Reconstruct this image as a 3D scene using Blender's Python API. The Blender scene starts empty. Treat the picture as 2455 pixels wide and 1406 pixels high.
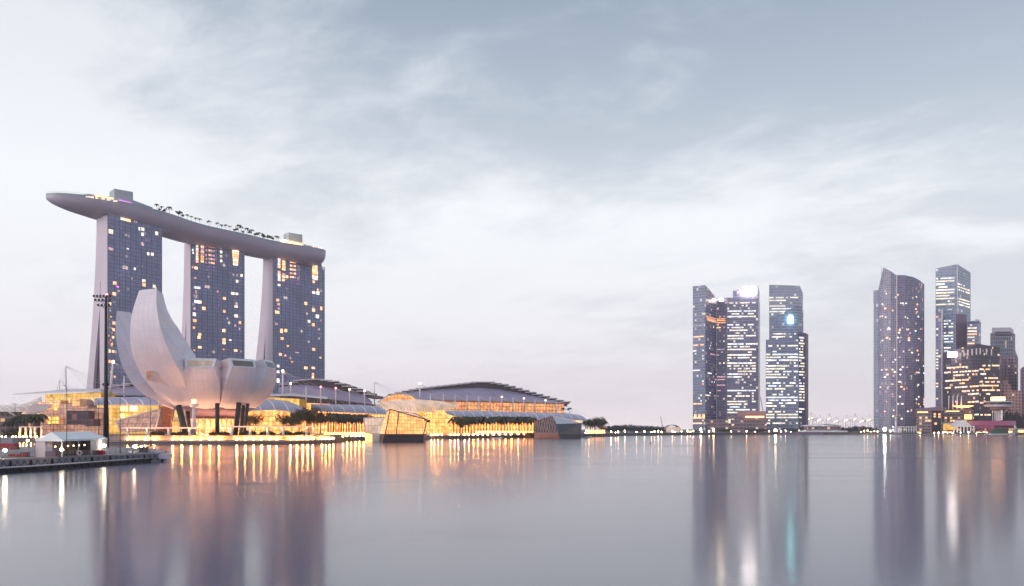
import bpy, math, random
from mathutils import Vector, Matrix
R = math.radians
rnd = random.Random(7)
sc = bpy.context.scene
COL = sc.collection
# ------------------------------------------------------------------ camera
F = 2000.0; CX = 1227.5; HY = 1028.0; CH = 7.3      # focal (photo px), centre, horizon row, eye height
cam_d = bpy.data.cameras.new('camera'); cam = bpy.data.objects.new('camera', cam_d); COL.objects.link(cam)
cam_d.sensor_width = 36; cam_d.lens = F / 2455 * 36
cam_d.shift_y = (HY - 703.0) / 2455
cam_d.clip_start = 0.5; cam_d.clip_end = 30000
cam.location = (0, 0, CH); cam.rotation_euler = (R(90), 0, 0)
sc.camera = cam
# ------------------------------------------------------------------ world
def nn(nt, t, **kw):
    n = nt.nodes.new(t)
    for k, v in kw.items(): setattr(n, k, v)
    return n
def lk(nt, a, b): nt.links.new(a, b)
def setv(nt, sock, v):
    if hasattr(v, 'links') or isinstance(v, bpy.types.NodeSocket): nt.links.new(v, sock)
    else: sock.default_value = v
def math_n(nt, op, a, b=None, c=None, clamp=False):
    n = nn(nt, 'ShaderNodeMath', operation=op); n.use_clamp = clamp
    setv(nt, n.inputs[0], a)
    if b is not None: setv(nt, n.inputs[1], b)
    if c is not None: setv(nt, n.inputs[2], c)
    return n.outputs[0]
def mixc(nt, f, a, b, mode='MIX'):
    n = nn(nt, 'ShaderNodeMix', data_type='RGBA', blend_type=mode)
    setv(nt, n.inputs[0], f)
    setv(nt, n.inputs[6], a if not isinstance(a, tuple) else (*a, 1)[:4])
    setv(nt, n.inputs[7], b if not isinstance(b, tuple) else (*b, 1)[:4])
    return n.outputs[2]
def ramp(nt, fac, stops, interp='LINEAR'):
    n = nn(nt, 'ShaderNodeValToRGB'); n.color_ramp.interpolation = interp
    el = n.color_ramp.elements
    while len(el) < len(stops): el.new(0.5)
    for e, (p, c) in zip(el, stops):
        e.position = p; e.color = (*c, 1) if isinstance(c, tuple) else (c, c, c, 1)
    setv(nt, n.inputs[0], fac)
    return n.outputs[0]
def combine(nt, x, y, z):
    n = nn(nt, 'ShaderNodeCombineXYZ')
    setv(nt, n.inputs[0], x); setv(nt, n.inputs[1], y); setv(nt, n.inputs[2], z)
    return n.outputs[0]
def noise(nt, vec, scale, detail=4, rough=0.5, dist=0.0):
    n = nn(nt, 'ShaderNodeTexNoise'); n.inputs['Scale'].default_value = scale
    n.inputs['Detail'].default_value = detail; n.inputs['Roughness'].default_value = rough
    n.inputs['Distortion'].default_value = dist
    if vec is not None: lk(nt, vec, n.inputs['Vector'])
    return n.outputs[0]

SEED = 40.4
SUN_EL, SUN_AZ = R(13), R(-125)      # azimuth from +Y towards +X
w = bpy.data.worlds.new('World'); sc.world = w; w.use_nodes = True
nt = w.node_tree; nt.nodes.clear()
out = nn(nt, 'ShaderNodeOutputWorld'); bg = nn(nt, 'ShaderNodeBackground'); lk(nt, bg.outputs[0], out.inputs[0])
sky = nn(nt, 'ShaderNodeTexSky', sky_type='NISHITA'); sky.sun_disc = False
sky.sun_elevation = SUN_EL; sky.sun_rotation = SUN_AZ; sky.air_density = 1.0; sky.dust_density = 2.5
tc = nn(nt, 'ShaderNodeTexCoord'); sp = nn(nt, 'ShaderNodeSeparateXYZ'); lk(nt, tc.outputs['Generated'], sp.inputs[0])
sx, sy, sz = sp.outputs
zc = math_n(nt, 'MAXIMUM', sz, 0.0)
den = math_n(nt, 'ADD', zc, 0.16)
cu = math_n(nt, 'DIVIDE', sx, den); cv = math_n(nt, 'DIVIDE', sy, den)
pv = combine(nt, math_n(nt, 'ADD', cu, math_n(nt, 'MULTIPLY', cv, 0.35)), math_n(nt, 'MULTIPLY', cv, 1.0), SEED)
n1 = noise(nt, pv, 1.0, 9, 0.60, 0.35)
n2 = noise(nt, pv, 0.33, 4, 0.5, 0.4)
n3 = noise(nt, pv, 4.6, 7, 0.62, 0.3)
grad = ramp(nt, zc, [(0.0, (0.82, 0.72, 0.735)), (0.03, (0.73, 0.665, 0.69)), (0.12, (0.63, 0.62, 0.655)), (0.26, (0.60, 0.63, 0.665)), (0.36, (0.42, 0.465, 0.53)), (0.46, (0.265, 0.32, 0.395)), (1.0, (0.42, 0.48, 0.56))])
cl = math_n(nt, 'ADD', math_n(nt, 'MULTIPLY', n1, 0.56), math_n(nt, 'ADD', math_n(nt, 'MULTIPLY', n2, 0.35), math_n(nt, 'MULTIPLY', n3, 0.24)))
left = math_n(nt, 'MULTIPLY', math_n(nt, 'ADD', sx, 0.02), -0.24)
hump = math_n(nt, 'MULTIPLY', math_n(nt, 'SUBTRACT', 0.30, math_n(nt, 'ABSOLUTE', math_n(nt, 'SUBTRACT', zc, 0.22))), 0.26)
cl = math_n(nt, 'ADD', cl, math_n(nt, 'ADD', left, hump))
cl = math_n(nt, 'SUBTRACT', cl, ramp(nt, zc, [(0.30, 0.0), (0.46, 0.085)]))
clr = ramp(nt, cl, [(0.48, 0.0), (0.70, 1.0)], 'EASE')
amt = ramp(nt, zc, [(0.02, 0.16), (0.14, 0.42), (0.28, 0.62), (0.5, 0.85)])
dark = mixc(nt, 0.5, grad, (0.215, 0.275, 0.345))
lite = mixc(nt, 0.65, grad, (0.85, 0.855, 0.86))
cloud = mixc(nt, clr, dark, lite)
skyc = mixc(nt, amt, grad, cloud)
nis = mixc(nt, 1.0, sky.outputs[0], (0.10, 0.10, 0.10), 'MULTIPLY')
fin = mixc(nt, 0.06, skyc, nis)
lk(nt, fin, bg.inputs[0]); bg.inputs[1].default_value = 1.2
sd = bpy.data.lights.new('sun', 'SUN'); sd.energy = 1.0; sd.angle = R(25); sd.color = (1.0, 0.86, 0.84)
so = bpy.data.objects.new('sun', sd); COL.objects.link(so)
dirv = Vector((math.sin(SUN_AZ) * math.cos(SUN_EL), math.cos(SUN_AZ) * math.cos(SUN_EL), math.sin(SUN_EL)))
so.rotation_euler = dirv.to_track_quat('Z', 'Y').to_euler(); so.location = dirv * 900 + Vector((0, 600, 300))
sc.view_settings.view_transform = 'Standard'; sc.view_settings.look = 'None'
sc.view_settings.exposure = 0.28; sc.view_settings.gamma = 1.0
cy = sc.cycles
cy.use_denoising = True; cy.max_bounces = 6; cy.diffuse_bounces = 2; cy.glossy_bounces = 3; cy.transmission_bounces = 2; cy.volume_bounces = 1
cy.sample_clamp_indirect = 60; cy.caustics_reflective = False; cy.caustics_refractive = False

# ------------------------------------------------------------------ materials
MATS = {}
def newmat(name):
    m = bpy.data.materials.new(name); m.use_nodes = True; nt = m.node_tree; nt.nodes.clear()
    o = nn(nt, 'ShaderNodeOutputMaterial'); b = nn(nt, 'ShaderNodeBsdfPrincipled'); lk(nt, b.outputs[0], o.inputs[0])
    MATS[name] = m
    return m, nt, b
def plain(name, col, rough=0.6, metal=0.0, var=0.18, scale=0.35, emit=None, es=0.0):
    m, nt, b = newmat(name)
    tc = nn(nt, 'ShaderNodeTexCoord')
    n = noise(nt, tc.outputs['Object'], scale, 6, 0.6)
    f = ramp(nt, n, [(0.3, 1 - var), (0.7, 1 + var)])
    lk(nt, mixc(nt, 1.0, col, f, 'MULTIPLY'), b.inputs['Base Color'])
    b.inputs['Roughness'].default_value = rough; b.inputs['Metallic'].default_value = metal
    if emit:
        b.inputs['Emission Color'].default_value = (*emit, 1); b.inputs['Emission Strength'].default_value = es
    return m
def uvcells(nt, pw, ph):
    tc = nn(nt, 'ShaderNodeUVMap'); tc.uv_map = 'uv'
    s = nn(nt, 'ShaderNodeSeparateXYZ'); lk(nt, tc.outputs[0], s.inputs[0])
    u = math_n(nt, 'DIVIDE', s.outputs[0], pw); v = math_n(nt, 'DIVIDE', s.outputs[1], ph)
    fu = math_n(nt, 'FRACT', u); fv = math_n(nt, 'FRACT', v)
    cu = math_n(nt, 'FLOOR', u); cv = math_n(nt, 'FLOOR', v)
    return tc.outputs[0], u, v, fu, fv, cu, cv
def white(nt, x, y, z=0.0):
    n = nn(nt, 'ShaderNodeTexWhiteNoise', noise_dimensions='3D'); lk(nt, combine(nt, x, y, z), n.inputs[0])
    return n.outputs[0]
def line_mask(nt, f, wd):
    return math_n(nt, 'LESS_THAN', f, wd)
def facade(name, glass, frame, pw, ph, lw=0.14, lh=0.2, rough=0.25, lit=0.0, litc=(1, .8, .5), lits=1.0, big=0, metal=0.0, vary=0.3):
    """curtain wall: mullions and floor bands, every pane with its own tint"""
    m, nt, b = newmat(name)
    uv, u, v, fu, fv, cu, cv = uvcells(nt, pw, ph)
    r = white(nt, cu, cv, 1.3)
    tint = ramp(nt, r, [(0.0, 1 - vary), (1.0, 1 + vary)])
    big_n = ramp(nt, noise(nt, uv, 0.02, 3, 0.6), [(0.3, 0.8), (0.7, 1.2)])
    c = mixc(nt, 1.0, glass, tint, 'MULTIPLY'); c = mixc(nt, 1.0, c, big_n, 'MULTIPLY')
    mask = math_n(nt, 'MAXIMUM', line_mask(nt, fu, lw), line_mask(nt, fv, lh))
    c = mixc(nt, mask, c, frame)
    if big:
        m2 = line_mask(nt, math_n(nt, 'FRACT', math_n(nt, 'DIVIDE', u, float(big))), lw / big * 1.6)
        c = mixc(nt, m2, c, tuple(x * 0.3 for x in frame))
    lk(nt, c, b.inputs['Base Color'])
    lk(nt, math_n(nt, 'ADD', math_n(nt, 'MULTIPLY', mask, 0.3), rough), b.inputs['Roughness'])
    b.inputs['Metallic'].default_value = metal
    if lit > 0:
        on = math_n(nt, 'LESS_THAN', white(nt, cu, cv, 7.7), lit)
        e = math_n(nt, 'MULTIPLY', math_n(nt, 'MULTIPLY', on, math_n(nt, 'SUBTRACT', 1.0, mask)), math_n(nt, 'MULTIPLY', white(nt, cu, cv, 4.1), lits))
        b.inputs['Emission Color'].default_value = (*litc, 1); lk(nt, e, b.inputs['Emission Strength'])
    return m
def glowglass(name, c1, c2, es, pw, ph, lw=0.08, lh=0.08, frame=(0.25, 0.2, 0.16), dim=0.35, ns=0.08):
    """lit interior behind glazing"""
    m, nt, b = newmat(name)
    uv, u, v, fu, fv, cu, cv = uvcells(nt, pw, ph)
    mask = math_n(nt, 'MAXIMUM', line_mask(nt, fu, lw), line_mask(nt, fv, lh))
    n = noise(nt, uv, ns, 5, 0.65)
    col = mixc(nt, ramp(nt, n, [(0.35, 0.0), (0.65, 1.0)]), c1, c2)
    s = math_n(nt, 'MULTIPLY', ramp(nt, noise(nt, uv, ns * 2.7, 5, 0.7), [(0.3, dim), (0.7, 1.25)]), ramp(nt, white(nt, cu, cv, 2.2), [(0.0, 0.75), (1.0, 1.15)]))
    s = math_n(nt, 'MULTIPLY', s, math_n(nt, 'SUBTRACT', 1.0, math_n(nt, 'MULTIPLY', mask, 0.75)))
    lk(nt, mixc(nt, mask, (0.10, 0.09, 0.09), frame), b.inputs['Base Color'])
    lk(nt, col, b.inputs['Emission Color']); lk(nt, math_n(nt, 'MULTIPLY', s, es), b.inputs['Emission Strength'])
    b.inputs['Roughness'].default_value = 0.2
    return m
def ribroof(name, col, rib, pw, skew=0.0, lw=0.16, rough=0.4, es=0.0, ec=(1, .75, .4)):
    m, nt, b = newmat(name)
    tcu = nn(nt, 'ShaderNodeUVMap'); tcu.uv_map = 'uv'
    s = nn(nt, 'ShaderNodeSeparateXYZ'); lk(nt, tcu.outputs[0], s.inputs[0])
    u = math_n(nt, 'DIVIDE', math_n(nt, 'ADD', s.outputs[0], math_n(nt, 'MULTIPLY', s.outputs[1], skew)), pw)
    mask = line_mask(nt, math_n(nt, 'FRACT', u), lw)
    t = ramp(nt, noise(nt, tcu.outputs[0], 0.12, 5, 0.6), [(0.3, 0.85), (0.7, 1.12)])
    c = mixc(nt, 1.0, col, t, 'MULTIPLY')
    lk(nt, mixc(nt, mask, c, rib), b.inputs['Base Color'])
    b.inputs['Roughness'].default_value = rough
    if es:
        b.inputs['Emission Color'].default_value = (*ec, 1)
        lk(nt, math_n(nt, 'MULTIPLY', ramp(nt, noise(nt, tcu.outputs[0], 0.09, 4, 0.6), [(0.35, 0.3), (0.7, 1.2)]), es), b.inputs['Emission Strength'])
    return m
def lamp(name, col, es):
    m, nt, b = newmat(name)
    tc = nn(nt, 'ShaderNodeTexCoord')
    f = ramp(nt, noise(nt, tc.outputs['Object'], 1.5, 2), [(0.3, 0.85), (0.7, 1.1)])
    b.inputs['Base Color'].default_value = (0.6, 0.6, 0.6, 1)
    b.inputs['Emission Color'].default_value = (*col, 1)
    lk(nt, math_n(nt, 'MULTIPLY', f, es), b.inputs['Emission Strength'])
    return m
def winlamp(name, col, es):
    m, nt, b = newmat(name)
    tc = nn(nt, 'ShaderNodeTexCoord'); oi = nn(nt, 'ShaderNodeObjectInfo')
    mp = nn(nt, 'ShaderNodeMapping'); mp.inputs['Scale'].default_value = (7, 0.1, 0.6); lk(nt, tc.outputs['Object'], mp.inputs[0])
    ad = nn(nt, 'ShaderNodeVectorMath', operation='ADD'); lk(nt, mp.outputs[0], ad.inputs[0]); r5 = math_n(nt, 'MULTIPLY', oi.outputs['Random'], 77.0); lk(nt, combine(nt, r5, r5, r5), ad.inputs[1])
    f = ramp(nt, noise(nt, ad.outputs[0], 1.0, 2, 0.7), [(0.32, 0.35), (0.62, 1.25)])
    g = ramp(nt, oi.outputs['Random'], [(0, 0.65), (1, 1.2)])
    b.inputs['Base Color'].default_value = (0.1, 0.1, 0.12, 1); b.inputs['Emission Color'].default_value = (*col, 1)
    lk(nt, math_n(nt, 'MULTIPLY', math_n(nt, 'MULTIPLY', f, g), es), b.inputs['Emission Strength'])
    return m
def foliage(name, col, rough=0.7):
    m, nt, b = newmat(name)
    tc = nn(nt, 'ShaderNodeTexCoord')
    f = ramp(nt, noise(nt, tc.outputs['Object'], 1.4, 3, 0.7), [(0.3, 0.55), (0.7, 1.6)])
    lk(nt, mixc(nt, 1.0, col, f, 'MULTIPLY'), b.inputs['Base Color']); b.inputs['Roughness'].default_value = rough
    b.inputs['Specular IOR Level'].default_value = 0.2
    return m

# water
m, nt, b = newmat('water')
tc = nn(nt, 'ShaderNodeTexCoord'); P = tc.outputs['Object']
mp = nn(nt, 'ShaderNodeMapping'); mp.inputs['Scale'].default_value = (0.0065, 0.02, 1); mp.inputs['Rotation'].default_value = (0, 0, 0.08); lk(nt, P, mp.inputs[0])
wn = noise(nt, mp.outputs[0], 1.0, 5, 0.6, 1.2)
rg = ramp(nt, wn, [(0.46, 0.085), (0.56, 0.11), (0.66, 0.17)])
lk(nt, rg, b.inputs['Roughness'])
b.inputs['Base Color'].default_value = (0.030, 0.036, 0.095, 1); b.inputs['IOR'].default_value = 1.85
mp2 = nn(nt, 'ShaderNodeMapping'); mp2.inputs['Scale'].default_value = (0.9, 3.0, 1); mp2.inputs['Rotation'].default_value = (0, 0, 0.35); lk(nt, P, mp2.inputs[0])
bn = noise(nt, mp2.outputs[0], 1.0, 4, 0.6, 0.3)
bp = nn(nt, 'ShaderNodeBump'); bp.inputs['Strength'].default_value = 0.09; bp.inputs['Distance'].default_value = 0.08
lk(nt, bn, bp.inputs['Height']); lk(nt, bp.outputs[0], b.inputs['Normal'])
b2 = nn(nt, 'ShaderNodeBsdfPrincipled'); b2.inputs['Base Color'].default_value = (0.030, 0.036, 0.095, 1); b2.inputs['IOR'].default_value = 1.85; b2.inputs['Roughness'].default_value = 0.21
ms = nn(nt, 'ShaderNodeMixShader'); ms.inputs[0].default_value = 0.45; lk(nt, b.outputs[0], ms.inputs[1])
b3 = nn(nt, 'ShaderNodeBsdfPrincipled'); b3.inputs['Base Color'].default_value = (0.030, 0.036, 0.095, 1); b3.inputs['IOR'].default_value = 1.85; b3.inputs['Roughness'].default_value = 0.31
ms2 = nn(nt, 'ShaderNodeMixShader'); ms2.inputs[0].default_value = 0.32; lk(nt, b2.outputs[0], ms2.inputs[1]); lk(nt, b3.outputs[0], ms2.inputs[2]); lk(nt, ms2.outputs[0], ms.inputs[2])
lk(nt, ms.outputs[0], [q for q in nt.nodes if q.type == 'OUTPUT_MATERIAL'][0].inputs[0])

plain('land', (0.13, 0.12, 0.11), 0.85, var=0.3, scale=0.05)
plain('paving', (0.26, 0.22, 0.2), 0.7, var=0.2, scale=0.3)
plain('quay_stone', (0.16, 0.13, 0.13), 0.8, var=0.3, scale=0.2)
plain('dark_stone', (0.05, 0.04, 0.045), 0.7, var=0.3, scale=0.3)
plain('white_concrete', (0.68, 0.60, 0.69), 0.6, var=0.06, scale=0.03)
plain('hull_metal', (0.44, 0.385, 0.48), 0.42, var=0.08, scale=0.04)
plain('rim_metal', (0.33, 0.38, 0.43), 0.4, var=0.08, scale=0.1)
plain('roof_box', (0.36, 0.43, 0.47), 0.5, var=0.06)
plain('dark_metal', (0.018, 0.014, 0.02), 0.5, var=0.2)
plain('mast_white', (0.75, 0.7, 0.74), 0.45, var=0.05, scale=0.2)
plain('cable', (0.55, 0.5, 0.55), 0.5, var=0.05)
plain('tent_cloth', (0.78, 0.8, 0.84), 0.8, var=0.05, scale=0.4)
plain('tent_wall', (0.6, 0.52, 0.53), 0.8, var=0.1, scale=0.4)
plain('white_paint', (0.8, 0.78, 0.81), 0.5, var=0.08)
plain('grey_metal', (0.25, 0.25, 0.3), 0.5, var=0.15)
plain('pontoon_top', (0.3, 0.26, 0.29), 0.75, var=0.2, scale=0.6)
plain('pontoon_side', (0.035, 0.025, 0.03), 0.8, var=0.4, scale=0.5)
plain('red_paint', (0.3, 0.015, 0.03), 0.5, var=0.2)
plain('green_paint', (0.05, 0.12, 0.07), 0.6, var=0.2)
plain('louver_dark', (0.05, 0.035, 0.05), 0.5, var=0.2)
plain('roof_blade', (0.5, 0.47, 0.53), 0.4, var=0.08)
plain('lavender_roof', (0.30, 0.255, 0.38), 0.45, var=0.12, scale=0.05)
plain('copper_wall', (0.3, 0.12, 0.07), 0.6, var=0.2)
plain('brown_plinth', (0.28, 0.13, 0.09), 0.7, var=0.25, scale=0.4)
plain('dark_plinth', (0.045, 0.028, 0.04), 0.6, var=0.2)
plain('pink_stone', (0.42, 0.25, 0.24), 0.75, var=0.12, scale=0.1)
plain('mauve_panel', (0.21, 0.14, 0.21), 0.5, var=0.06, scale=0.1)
plain('pier_roof', (0.42, 0.1, 0.2), 0.6, var=0.12, scale=0.3)
plain('bark', (0.09, 0.06, 0.045), 0.85, var=0.3)
plain('far_wall', (0.2, 0.17, 0.22), 0.8, var=0.2, scale=0.1)
plain('boat_white', (0.7, 0.7, 0.74), 0.4, var=0.05)
plain('dark_glass', (0.03, 0.03, 0.045), 0.15, var=0.2)
plain('crane_steel', (0.5, 0.45, 0.5), 0.6, var=0.1)
foliage('leaf_dark', (0.045, 0.05, 0.028)); foliage('leaf_mid', (0.09, 0.085, 0.035)); foliage('leaf_far', (0.05, 0.055, 0.055))
lamp('lamp_warm', (1.0, 0.42, 0.11), 420); lamp('lamp_far', (1.0, 0.6, 0.3), 55); lamp('uplight', (1.0, 0.5, 0.25), 190); lamp('lamp_white', (0.85, 1.0, 0.95), 90); lamp('lamp_cool', (1.0, 0.84, 0.55), 60)
winlamp('win_warm', (1.0, 0.44, 0.20), 2.2); winlamp('win_cream', (1.0, 0.87, 0.66), 1.45); winlamp('win_white', (0.9, 0.93, 1.0), 1.5)
winlamp('win_pink', (0.95, 0.5, 0.55), 0.75); winlamp('win_purple', (0.5, 0.25, 0.65), 0.45); winlamp('win_dim', (0.75, 0.6, 0.62), 0.5)
winlamp('win_amber', (1.0, 0.34, 0.08), 1.7)
lamp('sign_white', (1.0, 0.88, 0.82), 18); lamp('sign_teal', (0.35, 1.0, 0.95), 9); lamp('beacon_red', (1.0, 0.12, 0.15), 9)
lamp('magenta', (0.8, 0.1, 0.75), 1.2)
lamp('glow_strip', (1.0, 0.40, 0.10), 5.0); lamp('strip_amber', (1.0, 0.6, 0.12), 1.6); lamp('lamp_small', (1.0, 0.72, 0.4), 6)
facade('hotel_glass', (0.255, 0.275, 0.44), (0.16, 0.165, 0.29), 2.7, 3.45, 0.10, 0.16, 0.3, lit=0.012, litc=(1, .75, .55), lits=0.6, big=2, vary=0.12)
facade('atrium_glass', (0.04, 0.025, 0.045), (0.12, 0.07, 0.1), 3.0, 4.0, 0.1, 0.15, 0.3, lit=0.10, litc=(1, .25, .2), lits=0.25)
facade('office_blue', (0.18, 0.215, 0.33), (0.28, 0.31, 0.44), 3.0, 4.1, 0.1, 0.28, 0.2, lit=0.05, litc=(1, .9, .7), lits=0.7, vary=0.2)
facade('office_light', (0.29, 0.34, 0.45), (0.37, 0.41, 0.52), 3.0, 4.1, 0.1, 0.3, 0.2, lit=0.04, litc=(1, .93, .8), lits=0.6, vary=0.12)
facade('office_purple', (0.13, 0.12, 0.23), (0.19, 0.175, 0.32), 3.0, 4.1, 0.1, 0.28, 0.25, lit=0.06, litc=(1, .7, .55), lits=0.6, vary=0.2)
facade('office_mauve', (0.21, 0.205, 0.33), (0.29, 0.28, 0.42), 3.0, 4.1, 0.1, 0.28, 0.25, lit=0.10, litc=(1, .9, .65), lits=0.8, vary=0.2)
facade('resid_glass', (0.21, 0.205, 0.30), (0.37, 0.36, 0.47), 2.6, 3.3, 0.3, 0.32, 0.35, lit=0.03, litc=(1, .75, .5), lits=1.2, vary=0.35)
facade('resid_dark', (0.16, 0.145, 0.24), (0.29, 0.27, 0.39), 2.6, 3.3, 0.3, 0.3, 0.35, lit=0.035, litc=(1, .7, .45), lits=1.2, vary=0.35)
facade('black_block', (0.035, 0.028, 0.045), (0.085, 0.07, 0.12), 2.6, 4.3, 0.16, 0.4, 0.3, lit=0.10, litc=(1, .72, .38), lits=1.0)
facade('grid_white', (0.11, 0.1, 0.15), (0.42, 0.4, 0.47), 3.0, 6.0, 0.35, 0.18, 0.5, lit=0.04, lits=0.8)
facade('pink_block', (0.12, 0.08, 0.10), (0.36, 0.25, 0.31), 4.5, 4.5, 0.5, 0.45, 0.7, lit=0.08, lits=1.0)
facade('hotel_pink', (0.09, 0.05, 0.06), (0.46, 0.27, 0.26), 4.2, 4.0, 0.5, 0.55, 0.75, lit=0.07, lits=1.1)
facade('low_block', (0.07, 0.04, 0.05), (0.24, 0.17, 0.2), 3.2, 3.6, 0.2, 0.4, 0.5, lit=0.22, litc=(1, .62, .25), lits=1.3)
facade('podium_wall', (0.15, 0.1, 0.13), (0.27, 0.2, 0.24), 4.0, 4.5, 0.2, 0.5, 0.6, lit=0.1, litc=(1, .7, .4), lits=1.0)
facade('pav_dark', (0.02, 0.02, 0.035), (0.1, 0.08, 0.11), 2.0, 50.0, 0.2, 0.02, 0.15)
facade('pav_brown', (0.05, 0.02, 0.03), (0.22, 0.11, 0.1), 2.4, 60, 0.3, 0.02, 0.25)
glowglass('gold_glass', (1.0, 0.47, 0.06), (1.0, 0.62, 0.17), 1.15, 2.2, 2.4, 0.1, 0.1)
glowglass('gold_bright', (1.0, 0.30, 0.045), (1.0, 0.44, 0.13), 2.6, 2.4, 3.0, 0.12, 0.12, dim=0.2, ns=0.11)
glowglass('gold_mixed', (0.95, 0.27, 0.08), (1.0, 0.50, 0.16), 1.5, 3.0, 3.4, 0.16, 0.16, dim=0.25, ns=0.12)
glowglass('shop_glow', (1.0, 0.25, 0.035), (1.0, 0.40, 0.11), 4.2, 2.6, 6.0, 0.3, 0.1, dim=0.12, ns=0.2)
glowglass('mauve_glass', (0.75, 0.30, 0.16), (0.85, 0.42, 0.25), 0.7, 2.8, 3.2, 0.14, 0.14, frame=(.16, .1, .13), dim=0.2, ns=0.1)
glowglass('pav_gold', (1.0, 0.34, 0.07), (1.0, 0.48, 0.15), 1.6, 1.6, 1.9, 0.12, 0.10, frame=(.25, .1, .04), dim=0.5, ns=0.12)
glowglass('pav_pink', (0.95, 0.66, 0.52), (1.0, 0.8, 0.68), 0.62, 2.2, 4.5, 0.08, 0.06, dim=0.6, ns=0.1)
glowglass('skylight_warm', (0.85, 0.62, 0.5), (0.8, 0.62, 0.55), 0.38, 1.5, 20, 0.09, 0.01, dim=0.8)
glowglass('skylight_green', (0.2, 0.26, 0.26), (0.26, 0.34, 0.34), 0.10, 1.5, 20, 0.09, 0.01, dim=0.8)
glowglass('window_amber', (0.8, 0.28, 0.07), (0.9, 0.36, 0.1), 0.45, 1.2, 2, 0.1, 0.1)
ribroof('vault_lavender', (0.40, 0.38, 0.50), (0.78, 0.72, 0.76), 9.0, 0.35, 0.1)
ribroof('vault_warm', (0.55, 0.46, 0.5), (0.85, 0.76, 0.74), 6.0, 0.5, 0.16, es=0.16)
ribroof('vault_glow', (0.5, 0.4, 0.34), (0.8, 0.72, 0.68), 3.2, 0.8, 0.22, es=0.5, ec=(1, .55, .25))
ribroof('thin_roof', (0.52, 0.48, 0.54), (0.7, 0.66, 0.7), 6.0, 0.1, 0.1)
ribroof('red_tile', (0.42, 0.1, 0.2), (0.3, 0.06, 0.13), 2.0, 0, 0.2)
# petal skin: faint panel joints
m, nt, b = newmat('petal_skin')
uv, u, v, fu, fv, cu_, cv_ = uvcells(nt, 3.2, 4.2)
mask = math_n(nt, 'MAXIMUM', line_mask(nt, fu, 0.03), line_mask(nt, fv, 0.03))
tv = ramp(nt, noise(nt, uv, 0.12, 6, 0.6), [(0.3, 0.93), (0.7, 1.05)])
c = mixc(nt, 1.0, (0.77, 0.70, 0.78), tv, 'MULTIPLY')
st = nn(nt, 'ShaderNodeMapping'); st.inputs['Scale'].default_value = (0.8, 0.05, 1); lk(nt, uv, st.inputs[0])
c = mixc(nt, 1.0, c, ramp(nt, noise(nt, st.outputs[0], 1.0, 4), [(0.35, 0.95), (0.65, 1.03)]), 'MULTIPLY')
lk(nt, mixc(nt, math_n(nt, 'MULTIPLY', mask, 0.28), c, (0.3, 0.26, 0.3)), b.inputs['Base Color']); b.inputs['Roughness'].default_value = 0.5

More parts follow.
